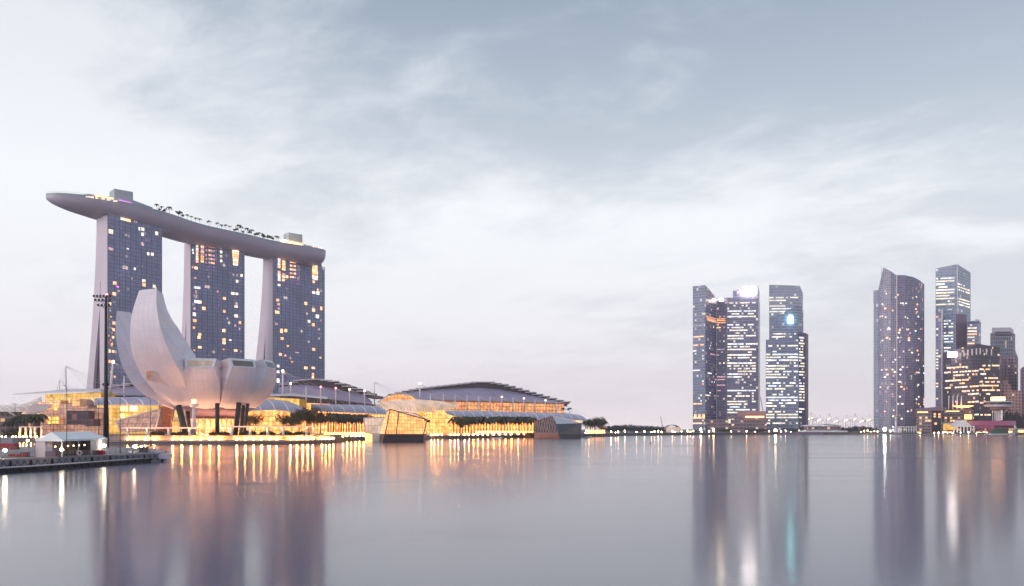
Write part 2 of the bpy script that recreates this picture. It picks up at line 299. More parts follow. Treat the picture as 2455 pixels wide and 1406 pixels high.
# ------------------------------------------------------------------ geometry helpers
def W(px, py, d): return Vector(((px - CX) / F * d, d, CH - (py - HY) / F * d))
def V(px, d, z): return Vector(((px - CX) / F * d, d, z))
def zof(py, d): return CH - (py - HY) / F * d
def dwl(py): return CH * F / (py - HY)
ORG = {}
class M:
    def __init__(s): s.v = []; s.f = []; s.uv = []; s.sm = []
    def face(s, pts, uv=None, smooth=False):
        n = len(s.v); s.v += [Vector(p) for p in pts]; s.f.append(tuple(range(n, n + len(pts))))
        s.uv.append(uv or [(0, 0)] * len(pts)); s.sm.append(smooth)
    def mesh(s, vs, fs, smooth=False):
        n = len(s.v); s.v += [Vector(p) for p in vs]
        for f in fs: s.f.append(tuple(i + n for i in f)); s.uv.append([(0, 0)] * len(f)); s.sm.append(smooth)
    def wall(s, a, b, z0, z1, z1b=None, u0=0.0):
        """vertical wall a->b (xy), uv in metres; z may be per end"""
        z1b = z1 if z1b is None else z1b
        L = (Vector(b[:2]) - Vector(a[:2])).length
        s.face([(a[0], a[1], z0), (b[0], b[1], z0), (b[0], b[1], z1b), (a[0], a[1], z1)], [(u0, z0), (u0 + L, z0), (u0 + L, z1b), (u0, z1)])
        return u0 + L
    def block(s, poly, z0, ztop, cap=True):
        """prism over ground polygon, ztop number or list per corner"""
        n = len(poly); zt = ztop if isinstance(ztop, (list, tuple)) else [ztop] * n
        u = 0
        for i in range(n):
            j = (i + 1) % n
            u = s.wall(poly[i], poly[j], z0, zt[i], zt[j], u)
        if cap:
            s.face([(p[0], p[1], z) for p, z in zip(poly, zt)])
            s.face([(p[0], p[1], z0) for p in reversed(poly)])
    def box(s, c, sz, rz=0.0):
        x, y, z = sz[0] / 2, sz[1] / 2, sz[2] / 2; cs, sn = math.cos(rz), math.sin(rz)
        poly = [(c[0] + px * cs - py * sn, c[1] + px * sn + py * cs) for px, py in ((-x, -y), (x, -y), (x, y), (-x, y))]
        s.block(poly, c[2] - z, c[2] + z)
    def loft(s, rings, closed=True, caps=True, smooth=False, uvs=None):
        n = len(s.v); k = len(rings[0])
        for r in rings: s.v += [Vector(p) for p in r]
        for i in range(len(rings) - 1):
            for j in range(k if closed else k - 1):
                j2 = (j + 1) % k
                s.f.append((n + i * k + j, n + i * k + j2, n + (i + 1) * k + j2, n + (i + 1) * k + j))
                if uvs: s.uv.append([uvs[i][j], uvs[i][j2] if j2 else uvs[i][j], uvs[i + 1][j2] if j2 else uvs[i + 1][j], uvs[i + 1][j]])
                else:
                    s.uv.append([(j * 1.0, i * 1.0)] * 4)
                s.sm.append(smooth)
        if caps and closed:
            s.f.append(tuple(n + j for j in range(k))[::-1]); s.uv.append([(0, 0)] * k); s.sm.append(False)
            s.f.append(tuple(n + (len(rings) - 1) * k + j for j in range(k))); s.uv.append([(0, 0)] * k); s.sm.append(False)
    def tube(s, pts, r, n=8, smooth=True):
        pts = [Vector(p) for p in pts]
        rs = r if isinstance(r, (list, tuple)) else [r] * len(pts)
        rings = []
        for i, p in enumerate(pts):
            d = (pts[min(i + 1, len(pts) - 1)] - pts[max(i - 1, 0)]).normalized()
            a = d.cross(Vector((0, 0, 1)))
            if a.length < 1e-3: a = Vector((1, 0, 0))
            a.normalize(); b_ = d.cross(a)
            rings.append([p + (a * math.cos(t) + b_ * math.sin(t)) * rs[i] for t in [2 * math.pi * q / n for q in range(n)]])
        s.loft(rings, smooth=smooth)
    def sphere(s, c, r, nu=8, nv=5):
        rings = []
        for i in range(nv + 1):
            t = -math.pi / 2 + math.pi * i / nv
            rr = max(0.02, math.cos(t))
            rings.append([(c[0] + math.cos(q) * rr * r, c[1] + math.sin(q) * rr * r, c[2] + math.sin(t) * r) for q in [2 * math.pi * k / nu for k in range(nu)]])
        s.loft(rings, smooth=True)
    def sheet(s, rows, thick=0.0, uvs=None, smooth=True):
        """grid surface rows[i][j], uv from arc lengths"""
        rows = [[Vector(p) for p in r] for r in rows]
        U = [0]
        for j in range(1, len(rows[0])): U.append(U[-1] + (rows[0][j] - rows[0][j - 1]).length)
        Vv = [0]
        for i in range(1, len(rows)): Vv.append(Vv[-1] + (rows[i][0] - rows[i - 1][0]).length)
        uv = [[(U[j], Vv[i]) for j in range(len(U))] for i in range(len(rows))]
        def lay(off):
            n = len(s.v); k = len(rows[0])
            for r in rows: s.v += [p + off for p in r]
            for i in range(len(rows) - 1):
                for j in range(k - 1):
                    s.f.append((n + i * k + j, n + i * k + j + 1, n + (i + 1) * k + j + 1, n + (i + 1) * k + j))
                    s.uv.append([uv[i][j], uv[i][j + 1], uv[i + 1][j + 1], uv[i + 1][j]]); s.sm.append(smooth)
        lay(Vector((0, 0, 0)))
        if thick:
            o = Vector((0, 0, -thick)); lay(o)
            edge = [rows[0], rows[-1], [r[0] for r in rows], [r[-1] for r in rows]]
            for e in edge:
                for a, b in zip(e[:-1], e[1:]): s.face([a, b, b + o, a + o])
    def build(s, name, mat, parent=None, local=False):
        me = bpy.data.meshes.new(name)
        off = Vector((0, 0, 0)) if (local or parent is None) else ORG.get(parent.name, Vector((0, 0, 0)))
        me.from_pydata([tuple(p - off) for p in s.v], [], s.f)
        ul = me.uv_layers.new(name='uv'); k = 0
        for pi, u in enumerate(s.uv):
            for q in u:
                ul.data[k].uv = q; k += 1
        me.polygons.foreach_set('use_smooth', s.sm)
        me.materials.append(MATS[mat]); me.update()
        o = bpy.data.objects.new(name, me); COL.objects.link(o)
        if parent is not None: o.parent = parent; ORG[o.name] = off
        return o
def tag(o, label, cat, group=None, kind=None):
    if label: o['label'] = label
    if cat: o['category'] = cat
    if group: o['group'] = group
    if kind: o['kind'] = kind
    return o
def thing(name, label, cat, loc=(0, 0, 0), rz=0.0, group=None):
    o = bpy.data.objects.new(name, None); COL.objects.link(o); o.empty_display_size = 2
    o.location = loc; o.rotation_euler = (0, 0, rz); ORG[o.name] = Vector(loc)
    return tag(o, label, cat, group)
def struct(name, m, mat): 
    o = m.build(name, mat); o['kind'] = 'structure'; return o
def kids(o): return [c for c in bpy.data.objects if c.parent == o]
def dup(o, loc, rz=0.0, label=None, scale=1.0, group=None):
    """a copy of a thing with copies of its parts"""
    r = o.copy(); COL.objects.link(r); r.location = loc; r.rotation_euler = (0, 0, rz); r.scale = (scale,) * 3 if not isinstance(scale, tuple) else scale
    if label: r['label'] = label
    if group: r['group'] = group
    for ch in KID.setdefault(o.name, kids(o)):
        c = ch.copy(); COL.objects.link(c); c.parent = r
        for g in KID.setdefault(ch.name, kids(ch)):
            e = g.copy(); COL.objects.link(e); e.parent = c
    return r
KID = {}
# shared unit pane for lit windows (local: width x, height z, 0.12 proud along -y)
UNIT = {}
def pane(parent, a, b, u, z, wd, ht, mat, name='lit_window', proud=0.25):
    """lit window on the vertical facade a->b at distance u from a"""
    if mat not in UNIT:
        q = M(); q.box((0, 0, 0), (1, 1, 1)); UNIT[mat] = q.build('lit_window', mat); me = UNIT[mat].data
        bpy.data.objects.remove(UNIT[mat]); UNIT[mat] = me
    o = bpy.data.objects.new(name, UNIT[mat]); COL.objects.link(o); o.parent = parent
    a2 = Vector(a[:2]); b2 = Vector(b[:2]); t = (b2 - a2).normalized(); nrm = Vector((t.y, -t.x))
    p = a2 + t * u + nrm * (proud * 0.5)
    off = ORG.get(parent.name, Vector((0, 0, 0)))
    o.location = Vector((p.x, p.y, z)) - off
    o.rotation_euler = (0, 0, math.atan2(t.y, t.x)); o.scale = (wd, proud, ht)
    return o
def on_line(a, b, px):
    """distance u along a->b where it shows at photo column px"""
    k = (px - CX) / F; a = Vector(a[:2]); b = Vector(b[:2]); t = (b - a); L = t.length; t /= L
    u = (k * a.y - a.x) / (t.x - k * t.y)
    return u, (a + t * u)
def pane_px(parent, a, b, px, py, wpx, hpx, mat, name='lit_window'):
    u, p = on_line(a, b, px); L = (Vector(b[:2]) - Vector(a[:2])).length
    u1, _ = on_line(a, b, px - wpx / 2); u2, _ = on_line(a, b, px + wpx / 2)
    u1 = max(0.3, u1); u2 = min(L - 0.3, u2)
    if u2 - u1 < 0.4: return
    pane(parent, a, b, (u1 + u2) / 2, zof(py, p.y), u2 - u1, hpx / F * p.y, mat, name)
# ------------------------------------------------------------------ water and land
m = M(); m.face([(-5000, -400, 0), (5000, -400, 0), (5000, 4200, 0), (-5000, 4200, 0)]); struct('water', m, 'water')
shore = [(-700, 1059), (60, 1060.5), (150, 1061), (250, 1062), (800, 1061.5), (830, 1058.5), (880, 1057), (1020, 1056), (1035, 1053.5), (1100, 1053), (1280, 1050), (1400, 1047.5), (1470, 1046.5), (1500, 1045), (1600, 1044), (1650, 1043.5), (1700, 1043), (1900, 1042), (2090, 1042), (2200, 1042.5), (2300, 1042.5), (2455, 1043), (3000, 1044)]
LZ = 2.5
poly = [V(px, dwl(py), 0) for px, py in shore]
poly = [(p.x, p.y) for p in poly] + [(4900, 4150), (-4900, 4150)]
m = M(); m.face([(x, y, LZ) for x, y in poly])
for i in range(len(shore) - 1): m.wall(poly[i], poly[i + 1], -1.0, LZ)
struct('land', m, 'land')
# promontory quay: lower ledge and upper plaza
def offs(pts, dy): return [(x * (y + dy) / y, y + dy) for x, y in pts]
qf = [(262, 1066), (300, 1066.2), (420, 1066.5), (560, 1066.4), (700, 1065.6), (790, 1064), (806, 1062.5)]
qf = [(V(px, dwl(py), 0).x, dwl(py)) for px, py in qf]
def slab(m, front, back, z0, z1):
    n = len(front); m.block(list(front) + list(reversed(back)), z0, z1)
m = M(); slab(m, qf, offs(qf, 46), -1, 1.9); struct('quay_ledge', m, 'quay_stone')
m = M(); slab(m, offs(qf, 3.0), offs(qf, 190), -0.9, 3.9); struct('quay_plaza', m, 'paving')
m = M(); slab(m, offs(qf, -0.35), offs(qf, 0.05), 1.2, 1.75); struct('quay_coping', m, 'pontoon_top')
m = M(); slab(m, offs(qf, 2.7), offs(qf, 3.5), 3.905, 4.25); struct('plaza_kerb', m, 'quay_stone')
# event promenade east of the promontory (lower) and its glowing steps
pf = [(1030, 1053.5), (1100, 1053), (1280, 1050)]
pf = [(V(px, dwl(py), 0).x, dwl(py)) for px, py in pf]
m = M(); slab(m, offs(pf, 2.2), offs(pf, 30), 0, 4.0); struct('promenade', m, 'quay_stone')
pf0 = [(820, 1058.6), (880, 1057), (905, 1056.6)]
pf0 = [(V(px, dwl(py), 0).x, dwl(py)) for px, py in pf0]
m = M(); slab(m, offs(pf0, 2.2), offs(pf0, 30), 0, 4.0); struct('promenade', m, 'quay_stone')

# ------------------------------------------------------------------ hotel towers
def hotel(label, A, B, px_top, px_bot, apex_z, wedge_t, name='hotel_tower', H=190, shift=(-4, 0)):
    """A,B ground points of the glass front; (t) widths of the white end wall measured from A backwards"""
    A = Vector(A); B = Vector(B); t = (B - A).normalized(); n = Vector((-t.y, t.x))  # n points away from the bay
    if n.y < 0: n = -n
    root = thing(name, label, 'hotel tower', (A.x, A.y, 3.9), 0, 'three leaning hotel towers under the roof deck')
    T_top, T_bot = px_top, px_bot
    zs = [3.9, 30, 60, 90, 120, 150, 175, H]
    def back(z):
        q = 1 - (z - 3.9) / (H - 3.9); return T_top + (T_bot - T_top) * q ** 1.7
    def wl(z):   # wedge limits
        q = max(0.0, 1 - (z - 3.9) / (apex_z - 3.9)); c = back(z) * 0.52
        return c - (c - wedge_t[0]) * q if q > 0 else c, c + (wedge_t[1] - c) * q if q > 0 else c
    L = (B - A).length
    def P(u, tt, z): 
        p = A + t * u + n * tt
        return Vector((p.x, p.y, z))
    def slabs(fa, fb, name_, mat):
        m = M(); rings = []
        for z in zs:
            a, b = fa(z), fb(z); rings.append([P(0, a, z), P(L, a, z), P(L, b, z), P(0, b, z)])
        m.loft(rings); return m.build(name_, mat, root)
    apx = apex_z
    zs = sorted(set(zs + [apex_z]))
    slabs(lambda z: 0.8, lambda z: wl(z)[0] if z < apx else back(z) * .52, 'front_slab', 'white_concrete')
    slabs(lambda z: wl(z)[1] if z < apx else back(z) * .52 + .02, lambda z: back(z), 'back_slab', 'white_concrete')
    # atrium glazing between the legs, set back from the end wall
    m = M(); rings = []
    for z in [q for q in zs if q <= apx]:
        a, b = wl(z); rings.append([P(2.5, a - .3, z), P(L - 2.5, a - .3, z), P(L - 2.5, b + .3, z), P(2.5, b + .3, z)])
    zz = [q for q in zs if q <= apx]
    mm = M()
    for i in range(len(zz) - 1):
        a0, b0 = wl(zz[i]); a1, b1 = wl(zz[i + 1])
        mm.face([P(2.5, b0, zz[i]), P(2.5, a0, zz[i]), P(2.5, a1, zz[i + 1]), P(2.5, b1, zz[i + 1])], [(0, zz[i]), (b0 - a0, zz[i]), (b0 - a0, zz[i + 1]), (0, zz[i + 1])])
    mm.build('atrium_glass', 'atrium_glass', root)
    # glass front, slightly proud, with fins at both ends
    m = M(); L1 = L - 0.6
    m.face([P(.6, 0, 3.9), P(L1, 0, 3.9), P(L1, 0, H), P(.6, 0, H)], [(0, 0), (L, 0), (L, H), (0, H)])
    m.face([P(.6, .8, H), P(.6, 0, H), P(L1, 0, H), P(L1, .8, H)]); m.build('curtain_wall', 'hotel_glass', root)
    for u in (0.3, L - 0.3):
        m = M(); p = A + t * u; m.box((p.x + n.x * .2, p.y + n.y * .2, (H + 4) / 2), (0.6, 1.2, H - 4), math.atan2(t.y, t.x)); m.build('edge_fin', 'grey_metal', root)
    # recessed plant storey and skirt under the deck
    m = M(); pl = [P(3, 1.5, 0), P(L - 3, 1.5, 0), P(L - 3, T_top - 2, 0), P(3, T_top - 2, 0)]
    m.block([(p.x, p.y) for p in pl], H, H + 7); m.build('plant_storey', 'louver_dark', root)
    # row of glass blades along the head of the facade
    m = M(); pl = [P(1, .3, 0), P(L * .9, .3, 0), P(L * .9, 1.0, 0), P(1, 1.0, 0)]
    m.block([(p.x, p.y) for p in pl], H + 0.01, H + 3); m.build('parapet', 'grey_metal', root)
    # mechanical band low on the facade
    return root, A, B, P, L
A1, B1 = V(258, 714, 0).xy, V(388, 760, 0).xy
A2, B2 = V(457, 815, 0).xy, V(586, 853, 0).xy
A3, B3 = V(655, 882, 0).xy, V(778, 943, 0).xy
T1 = hotel('nearest and leftmost glass hotel tower with few lit rooms behind the lotus shaped museum', A1, B1, 15.5, 37, 112, (8, 23.5))
T2 = hotel('middle glass hotel tower with columns of pink lit windows near its top', A2, B2, 15.5, 39, 118, (7, 20))
T3 = hotel('rightmost and farthest of the glass hotel towers, above the stepped theatre roof', A3, B3, 16, 46, 105, (8, 19))
def wins(T, lst):
    root, A, B, P_, L = T
    for px, py, wp, hp, mt in lst: pane_px(root, A, B, px, py, wp, hp, mt)
Wm, Cr, Wh, Pk, Pu, Dm, Am = 'win_warm', 'win_cream', 'win_white', 'win_pink', 'win_purple', 'win_dim', 'win_amber'
wins(T1, [(265, 555.5, 12, 10, Cr), (302, 564, 6, 5, Dm), (309, 567, 3, 5, Dm), (334, 549, 3, 8, Wh), (342, 550, 7, 8, Cr), (341.5, 562, 6, 8, Cr), (375.5, 560, 6, 8, Cr), (350, 576, 4, 7, Pu), (357, 577, 3, 6, Pu), (340, 584, 4, 6, Pk),
  (265, 597, 12, 6, Pk), (306, 597, 5, 3, Wh), (355, 609, 5, 7, Cr), (365, 610, 6, 7, Cr), (299, 640, 5, 6, Dm), (323, 645, 4, 6, Wh), (341, 639, 2, 4, Dm), (345, 674, 8, 7, Cr), (345, 683.5, 8, 7, Wm), (369.5, 687, 6, 7, Cr), (369.5, 696, 6, 5, Cr),
  (275, 679, 8, 7, Wm), (274, 705, 8, 7, Wm), (284, 698, 5, 5, Dm), (292, 657, 4, 3, Pu), (287, 662, 4, 3, Pu), (282, 688, 6, 4, 'magenta'), (297, 680, 3, 4, Pu), (307, 694, 3, 5, Dm), (316, 668, 2, 4, Pk),
  (264, 729, 5, 7, Wm), (273, 775, 6, 7, Wm), (272, 791, 5, 6, Wm), (271, 809, 5, 5, Wm), (261, 842, 8, 8, Cr), (271, 843, 5, 6, Wm), (262, 867, 6, 7, Wm), (275, 904, 4, 5, Wm), (264, 745, 4, 4, Dm), (266, 760, 3, 4, Am), (268, 826, 4, 5, Am), (270, 882, 5, 4, Am), (267, 893, 4, 5, Wm),
  (296, 526, 14, 6, Cr), (308, 529, 10, 6, Wm), (322, 532, 3, 5, Dm), (327, 533, 3, 5, Dm)] + [(rnd.uniform(258, 276), rnd.uniform(710, 905), 2.2, 2.6, rnd.choice([Am, Dm, Pk])) for _ in range(34)])
l2 = [(472.5, 579 + i * 6.1, 5.5, 4.8, rnd.choice([Wm, Cr, Wm])) for i in range(9)] + [(485, 592 + i * 5.9, 7.5, 4.6, rnd.choice([Wm, Am, Wm, Pk])) for i in range(7)]
for i, y in enumerate((591, 601, 612, 621, 630)):
    for q in (502, 507.5, 513): l2.append((q + rnd.uniform(-.5, .5), y + (q - 502) * .15, 4, 4, rnd.choice([Wm, Pk])))
    l2.append((494 + i % 2, y, 3, 4, Pk)); l2.append((519, y, 2.5, 4, Pu))
for y in (641, 648): 
    for q in (498, 505, 512): l2.append((q, y, 4, 3, Pu))
l2 += [(530, y, 5, 6, Cr) for y in (594, 604.5, 615, 626)] + [(564.5, 597 + i * 5.4, 17 - i * .8, 4.2, rnd.choice([Wm, Cr])) for i in range(8)]
l2 += [(470, 643, 7, 6, Wm), (462, 641, 4, 5, Pk), (462, 600, 3, 5, Wh), (463, 607, 3, 4, Wh), (468, 667, 6, 5, Pk), (559, 659, 5, 5, Dm), (568.6, 660, 3, 5, Pk), (579, 661, 5, 6, Cr), (568.6, 675, 6, 7, Cr), (521.6, 699.5, 4, 5, Pk), (558, 704, 8, 6, Cr), (567.5, 705, 7, 6, Cr), (538, 716, 7, 6, Wm), (566, 735.5, 8, 6, Cr), (488.6, 740, 8, 7, Wm), (466, 754, 7, 8, Cr), (466, 740, 6, 6, Pk), (537.6, 747, 6, 6, Wm), (566, 758, 8, 7, Cr), (467, 769, 8, 7, Wm), (575, 774, 5, 6, Wm), (536.6, 793, 7, 7, Wm), (465, 786, 5, 5, Am), (545, 764, 3, 4, Pk), (564, 781, 4, 5, Pk), (574, 789, 3, 6, Pk),
  (472.5, 690, 15, 5, Wh), (474, 724, 16, 7, Wh), (481, 725, 5, 5, Wm), (469, 711, 9, 9, Dm), (470, 700, 4, 9, Pk), (463, 730, 5, 4, Dm), (479, 802, 7, 6, Wm), (477, 809, 7, 7, Wm), (537, 815, 7, 6, Wm), (537, 822.5, 7, 6, Wm), (552, 816, 5, 3, Wh), (479, 833, 8, 5, Wm), (565, 841, 8, 5, Wm), (578, 843, 4, 4, Dm), (536, 838, 3, 4, Am), (476, 862, 9, 5, Wm), (553, 862, 10, 3, Wh), (500, 852, 3, 3, Dm), (466, 840, 3, 3, Am)]
l2 += [(523, 706 + i * 7.5, 1.8, 2.6, Pu) for i in range(15)] + [(505, 575, 18, 5, Wm)]
wins(T2, l2)
l3 = [(669, 622 + i * 6.2, 6, 5, rnd.choice([Wm, Cr])) for i in range(11) if i not in (4, 9)] + [(680, 622 + i * 6, 8, 4.6, rnd.choice([Wm, Pk, Wm])) for i in range(9) if i != 5] + [(679, 672, 6, 5, Wm), (688, 664, 5, 6, Wm)]
for i in range(6):
    y = 619 + i * 9.1
    for q in (697, 702, 707): l3.append((q, y + (q - 697) * .12, 4, 4, rnd.choice([Wm, Pk, Wm])))
    l3.append((713.5, y + 2, 3, 5, Pu)); l3.append((717.5, y + 2, 2.4, 5, Pu))
for y in (674, 681): 
    for q in (698, 705, 712, 718): l3.append((q, y, 3.4, 3, Pu))
l3 += [(755, 638 + i * 5.2, 14 - abs(i - 4) * .6, 4.2, rnd.choice([Wm, Wm, Cr])) for i in range(7)] + [(752, 676, 5, 6, Wm), (737, 634, 7, 6, Wm), (741, 636, 3, 3, Pk)]
l3 += [(752, 702, 7, 6, Cr), (762, 703, 7, 8, Cr), (762, 695, 3, 4, Wm), (770, 698, 4, 5, Dm), (733, 728, 6, 7, Wm), (666, 720, 6, 6, Wm), (668, 730, 5, 5, Am), (664.6, 749, 10, 7, Wm), (668, 740, 5, 4, Pk), (751.5, 744, 7, 7, Wm), (751, 737, 4, 4, Dm), (770, 740, 4, 8, Wm), (760.6, 759, 7, 8, Cr), (741, 771, 6, 6, Cr), (751, 779, 6, 7, Wm), (662.5, 777, 6, 5, Pk), (675, 794, 6, 10, Wm), (685, 793, 6, 7, Wm), (769, 769, 3, 4, Pk), (666.6, 878, 6, 6, Cr), (666.6, 892, 6, 6, Cr), (666.6, 913, 6, 10, Cr), (733, 882.6, 8, 6, Wm), (751, 882.6, 8, 5, Wm), (750, 898, 5, 6, Wm), (750, 905, 5, 5, Wm),
  (676, 812, 7, 6, Wm), (690, 830, 5, 4, Am), (672, 850, 6, 6, Wm), (684, 853, 4, 4, Wm), (740, 820, 5, 5, Dm), (752, 838, 6, 6, Wm), (765, 812, 4, 5, Dm), (712, 846, 8, 3, Dm), (768, 858, 4, 4, Wm), (700, 868, 5, 3, Am), (765, 790, 4, 4, Pk)]
wins(T3, l3)
for T, spots in ((T2, [(463, 489, 572), (545, 578, 588)]), (T3, [(735, 770, 624)])):
    root, A, B, P_, L = T
    for x0, x1, y in spots:
        pane_px(root, A, B, (x0 + x1) / 2, y, x1 - x0, 8, 'glow_strip', 'lit_lobby')
# low mechanical louvre bands
for T, bands in ((T2, [(467, 491, 840), (513, 522, 843), (535, 570, 847)]), (T3, [(672, 700, 858), (720, 765, 864)])):
    for x0, x1, y in bands: pane_px(T[0], T[1], T[2], (x0 + x1) / 2, y, x1 - x0, 3, 'louver_dark', 'louvre_band') if False else None

# ------------------------------------------------------------------ sky deck
def catmull(pts, n):
    out = []
    P4 = [2 * pts[0] - pts[1]] + pts + [2 * pts[-1] - pts[-2]]
    for i in range(1, len(P4) - 2):
        for k in range(n):
            t = k / n; a, b, c, d = P4[i - 1], P4[i], P4[i + 1], P4[i + 2]
            out.append(0.5 * ((2 * b) + (c - a) * t + (2 * a - 5 * b + 4 * c - d) * t * t + (3 * b - a - 3 * c + d) * t ** 3))
    out.append(pts[-1]); return out
rim = [V(112, 684, 0), V(175, 694, 0), V(258, 712, 0), V(388, 755, 0), V(480, 801, 0), V(587, 842, 0), V(655, 872, 0), V(740, 900, 0), V(794, 922, 0)]
rimc = catmull([Vector((p.x, p.y, 0)) for p in rim], 8)
cl_ = []
for i, p in enumerate(rimc):
    d = (rimc[min(i + 1, len(rimc) - 1)] - rimc[max(i - 1, 0)]).normalized(); n = Vector((-d.y, d.x, 0))
    if n.y < 0: n = -n
    cl_.append((p + n * 17, n, d))
S = [0]
for i in range(1, len(cl_)): S.append(S[-1] + (cl_[i][0] - cl_[i - 1][0]).length)
S = [s / S[-1] for s in S]
def shape(s):
    a = max(0.0, s) / 0.22; a = min(1, a); fa = (1 - (1 - a) ** 2.2) ** 0.62
    b_ = min(1, (1 - s) / 0.06); fb = (1 - (1 - b_) ** 2.4) ** 0.5
    return max(0.03, min(fa, 1) * min(fb, 1))
ZT = 203.5
skyroot = thing('sky_deck', 'long boat shaped roof deck spanning the tops of the three hotel towers', 'roof deck', (cl_[20][0].x, cl_[20][0].y, 190))
rings = []; deck = []; NS = 14
for (c, n, d), s in zip(cl_, S):
    k = shape(s); hw = 18.5 * k; dp = 16.2 * (0.25 + 0.75 * k) if s < .5 else 16.2 * (0.5 + .5 * k)
    ztop = ZT + (1 - s) ** 3 * 0.5
    r = [c - n * (hw * math.cos(math.pi * j / NS)) + Vector((0, 0, ztop - 2.2 - (dp - 2.2) * math.sin(math.pi * j / NS) ** 0.8)) for j in range(NS + 1)]
    rings.append(r); deck.append((c, n, hw, ztop))
m = M(); m.loft(rings, closed=False, smooth=True); m.face(rings[0]); m.face(list(reversed(rings[-1])))
m.build('hull', 'hull_metal', skyroot)
m = M(); m.loft([[c - n * hw + Vector((0, 0, z - 2.2)), c - n * (hw + .25) + Vector((0, 0, z)), c + n * (hw + .25) + Vector((0, 0, z)), c + n * hw + Vector((0, 0, z - 2.2))] for c, n, hw, z in deck], smooth=False)
m.build('rim', 'rim_metal', skyroot)
def dk(px, back=6.0, z=ZT):
    """point on deck, metres behind the front rim, under photo column px"""
    best = min(range(len(deck)), key=lambda i: abs(CX + F * (deck[i][0] - deck[i][1] * (deck[i][2] - back)).x / (deck[i][0] - deck[i][1] * (deck[i][2] - back)).y - px))
    i = best; c, n, hw, zz = deck[i]; p = c - n * (hw - back)
    return Vector((p.x, p.y, zz)), math.atan2(cl_[i][2].y, cl_[i][2].x)
def seg(a, b): return (a.xy, b.xy)
def deck_box(px0, px1, back, depth, z0, h, mat, name, parent, hr=None):
    a, _ = dk(px0, back); b, _ = dk(px1, back)
    a = V(px0, a.y, 0); b = V(px1, b.y, 0); t = (b - a).normalized(); n = Vector((-t.y, t.x, 0)); n = n if n.y > 0 else -n
    m = M(); pl = [a, b, b + n * depth, a + n * depth]
    m.block([(p.x, p.y) for p in pl], ZT + z0, ZT + z0 + h if hr is None else [ZT + z0 + h, ZT + z0 + hr, ZT + z0 + hr, ZT + z0 + h]); o = m.build(name, mat, parent)
    return o, a, b
_, a, b = deck_box(274, 319, 9, 14, 0.02, 12.5, 'roof_box', 'lift_overrun', skyroot)
_, a, b = deck_box(691, 725, 9, 12, 0.02, 13.5, 'roof_box', 'lift_overrun', skyroot)
deck_box(318, 366, 7, 9, 0.02, 5.2, 'roof_box', 'bar_pavilion', skyroot, hr=3.2)
deck_box(210, 262, 8, 9, 0.02, 3.6, 'rim_metal', 'restaurant', skyroot, hr=4.0)
deck_box(170, 215, 8, 9, 0.02, 1.0, 'rim_metal', 'restaurant_terrace', skyroot, hr=3.4)
deck_box(228, 272, 6.5, 1.0, 0.6, 2.0, 'glow_strip', 'lit_glazing', skyroot)
deck_box(287, 316, 6.4, 1.4, 0.3, 2.2, 'magenta', 'lit_glazing', skyroot)
deck_box(675, 724, 6.4, 1.2, 0.4, 3.2, 'glow_strip', 'lit_glazing', skyroot)
deck_box(726, 772, 6, 9, 0.02, 3.0, 'roof_box', 'club_pavilion', skyroot)
for i in range(14):
    p, r = dk(728 + i * 3.2, 4.6); m = M(); m.box((p.x, p.y, ZT + 1.6), (1.6, .6, 1.6), r); m.build('lit_panel', rnd.choice(['win_warm', 'win_pink', 'win_cream', 'win_amber']), skyroot)
m = M()
for i in range(32):
    pass
for i in range(22):
    px = 208 + i * 3.8; p, r = dk(px, 0.0); p = V(px, p.y, 0); m = M(); m.box((p.x, p.y - .35, ZT - 1.1 - (0.0)), (1.1, .5, 1.0), r); m.build('rim_light', 'win_cream', skyroot)
t = thing('floodlight', 'brilliant white floodlight on the deck beside the right rooftop box', 'light', dk(684, 3)[0] + Vector((0, 0, 0)))
m = M(); m.tube([(0, 0, 0), (0, 0, 2)], .15, 6); m.build('post', 'grey_metal', t, True)
m = M(); m.sphere((0, 0, 2.6), 1.1); m.build('lens', 'lamp_cool', t, True)
# thin glass screens on the tip
m = M()
pts = [deck[i][0] - deck[i][1] * deck[i][2] for i in range(0, 14)]
for a, b in zip(pts[:-1], pts[1:]):
    m.tube([a + Vector((0, 0, ZT + 1.6)), b + Vector((0, 0, ZT + 1.6))], .06, 4)
    m.tube([a + Vector((0, 0, ZT)), a + Vector((0, 0, ZT + 1.6))], .06, 4)
m.build('handrail', 'grey_metal', skyroot)

# ------------------------------------------------------------------ plants
def palm_proto(name, label, h=7, fr=3.2, nf=11, group=None, tr=0.16):
    t = thing(name, label, 'palm', (0, 0, 0), 0, group)
    m = M(); m.tube([(0, 0, 0), (.12 * h / 7, 0, h * .5), (0, 0.1, h)], [tr * 1.3, tr, tr * .8], 6); m.build('trunk', 'bark', t, True)
    m = M()
    for i in range(nf):
        a = 2 * math.pi * i / nf + rnd.uniform(-.2, .2); up = rnd.uniform(.1, .7); dx, dy = math.cos(a), math.sin(a); prev = None
        for k in range(5):
            q = k / 4; r = fr * q; z = h + fr * (up * q - (0.9 + up * .3) * q * q) + .1; wd = fr * .16 * math.sin(math.pi * min(1, q * .9 + .12)) + .05
            a1 = (dx * r - dy * wd, dy * r + dx * wd, z - wd * .5); a2 = (dx * r + dy * wd, dy * r - dx * wd, z - wd * .5); mid = (dx * r, dy * r, z)
            if prev: m.face([prev[0], a1, mid, prev[2]]); m.face([prev[2], mid, a2, prev[1]])
            prev = (a1, a2, mid)
    m.build('crown', 'leaf_dark', t, True); return t
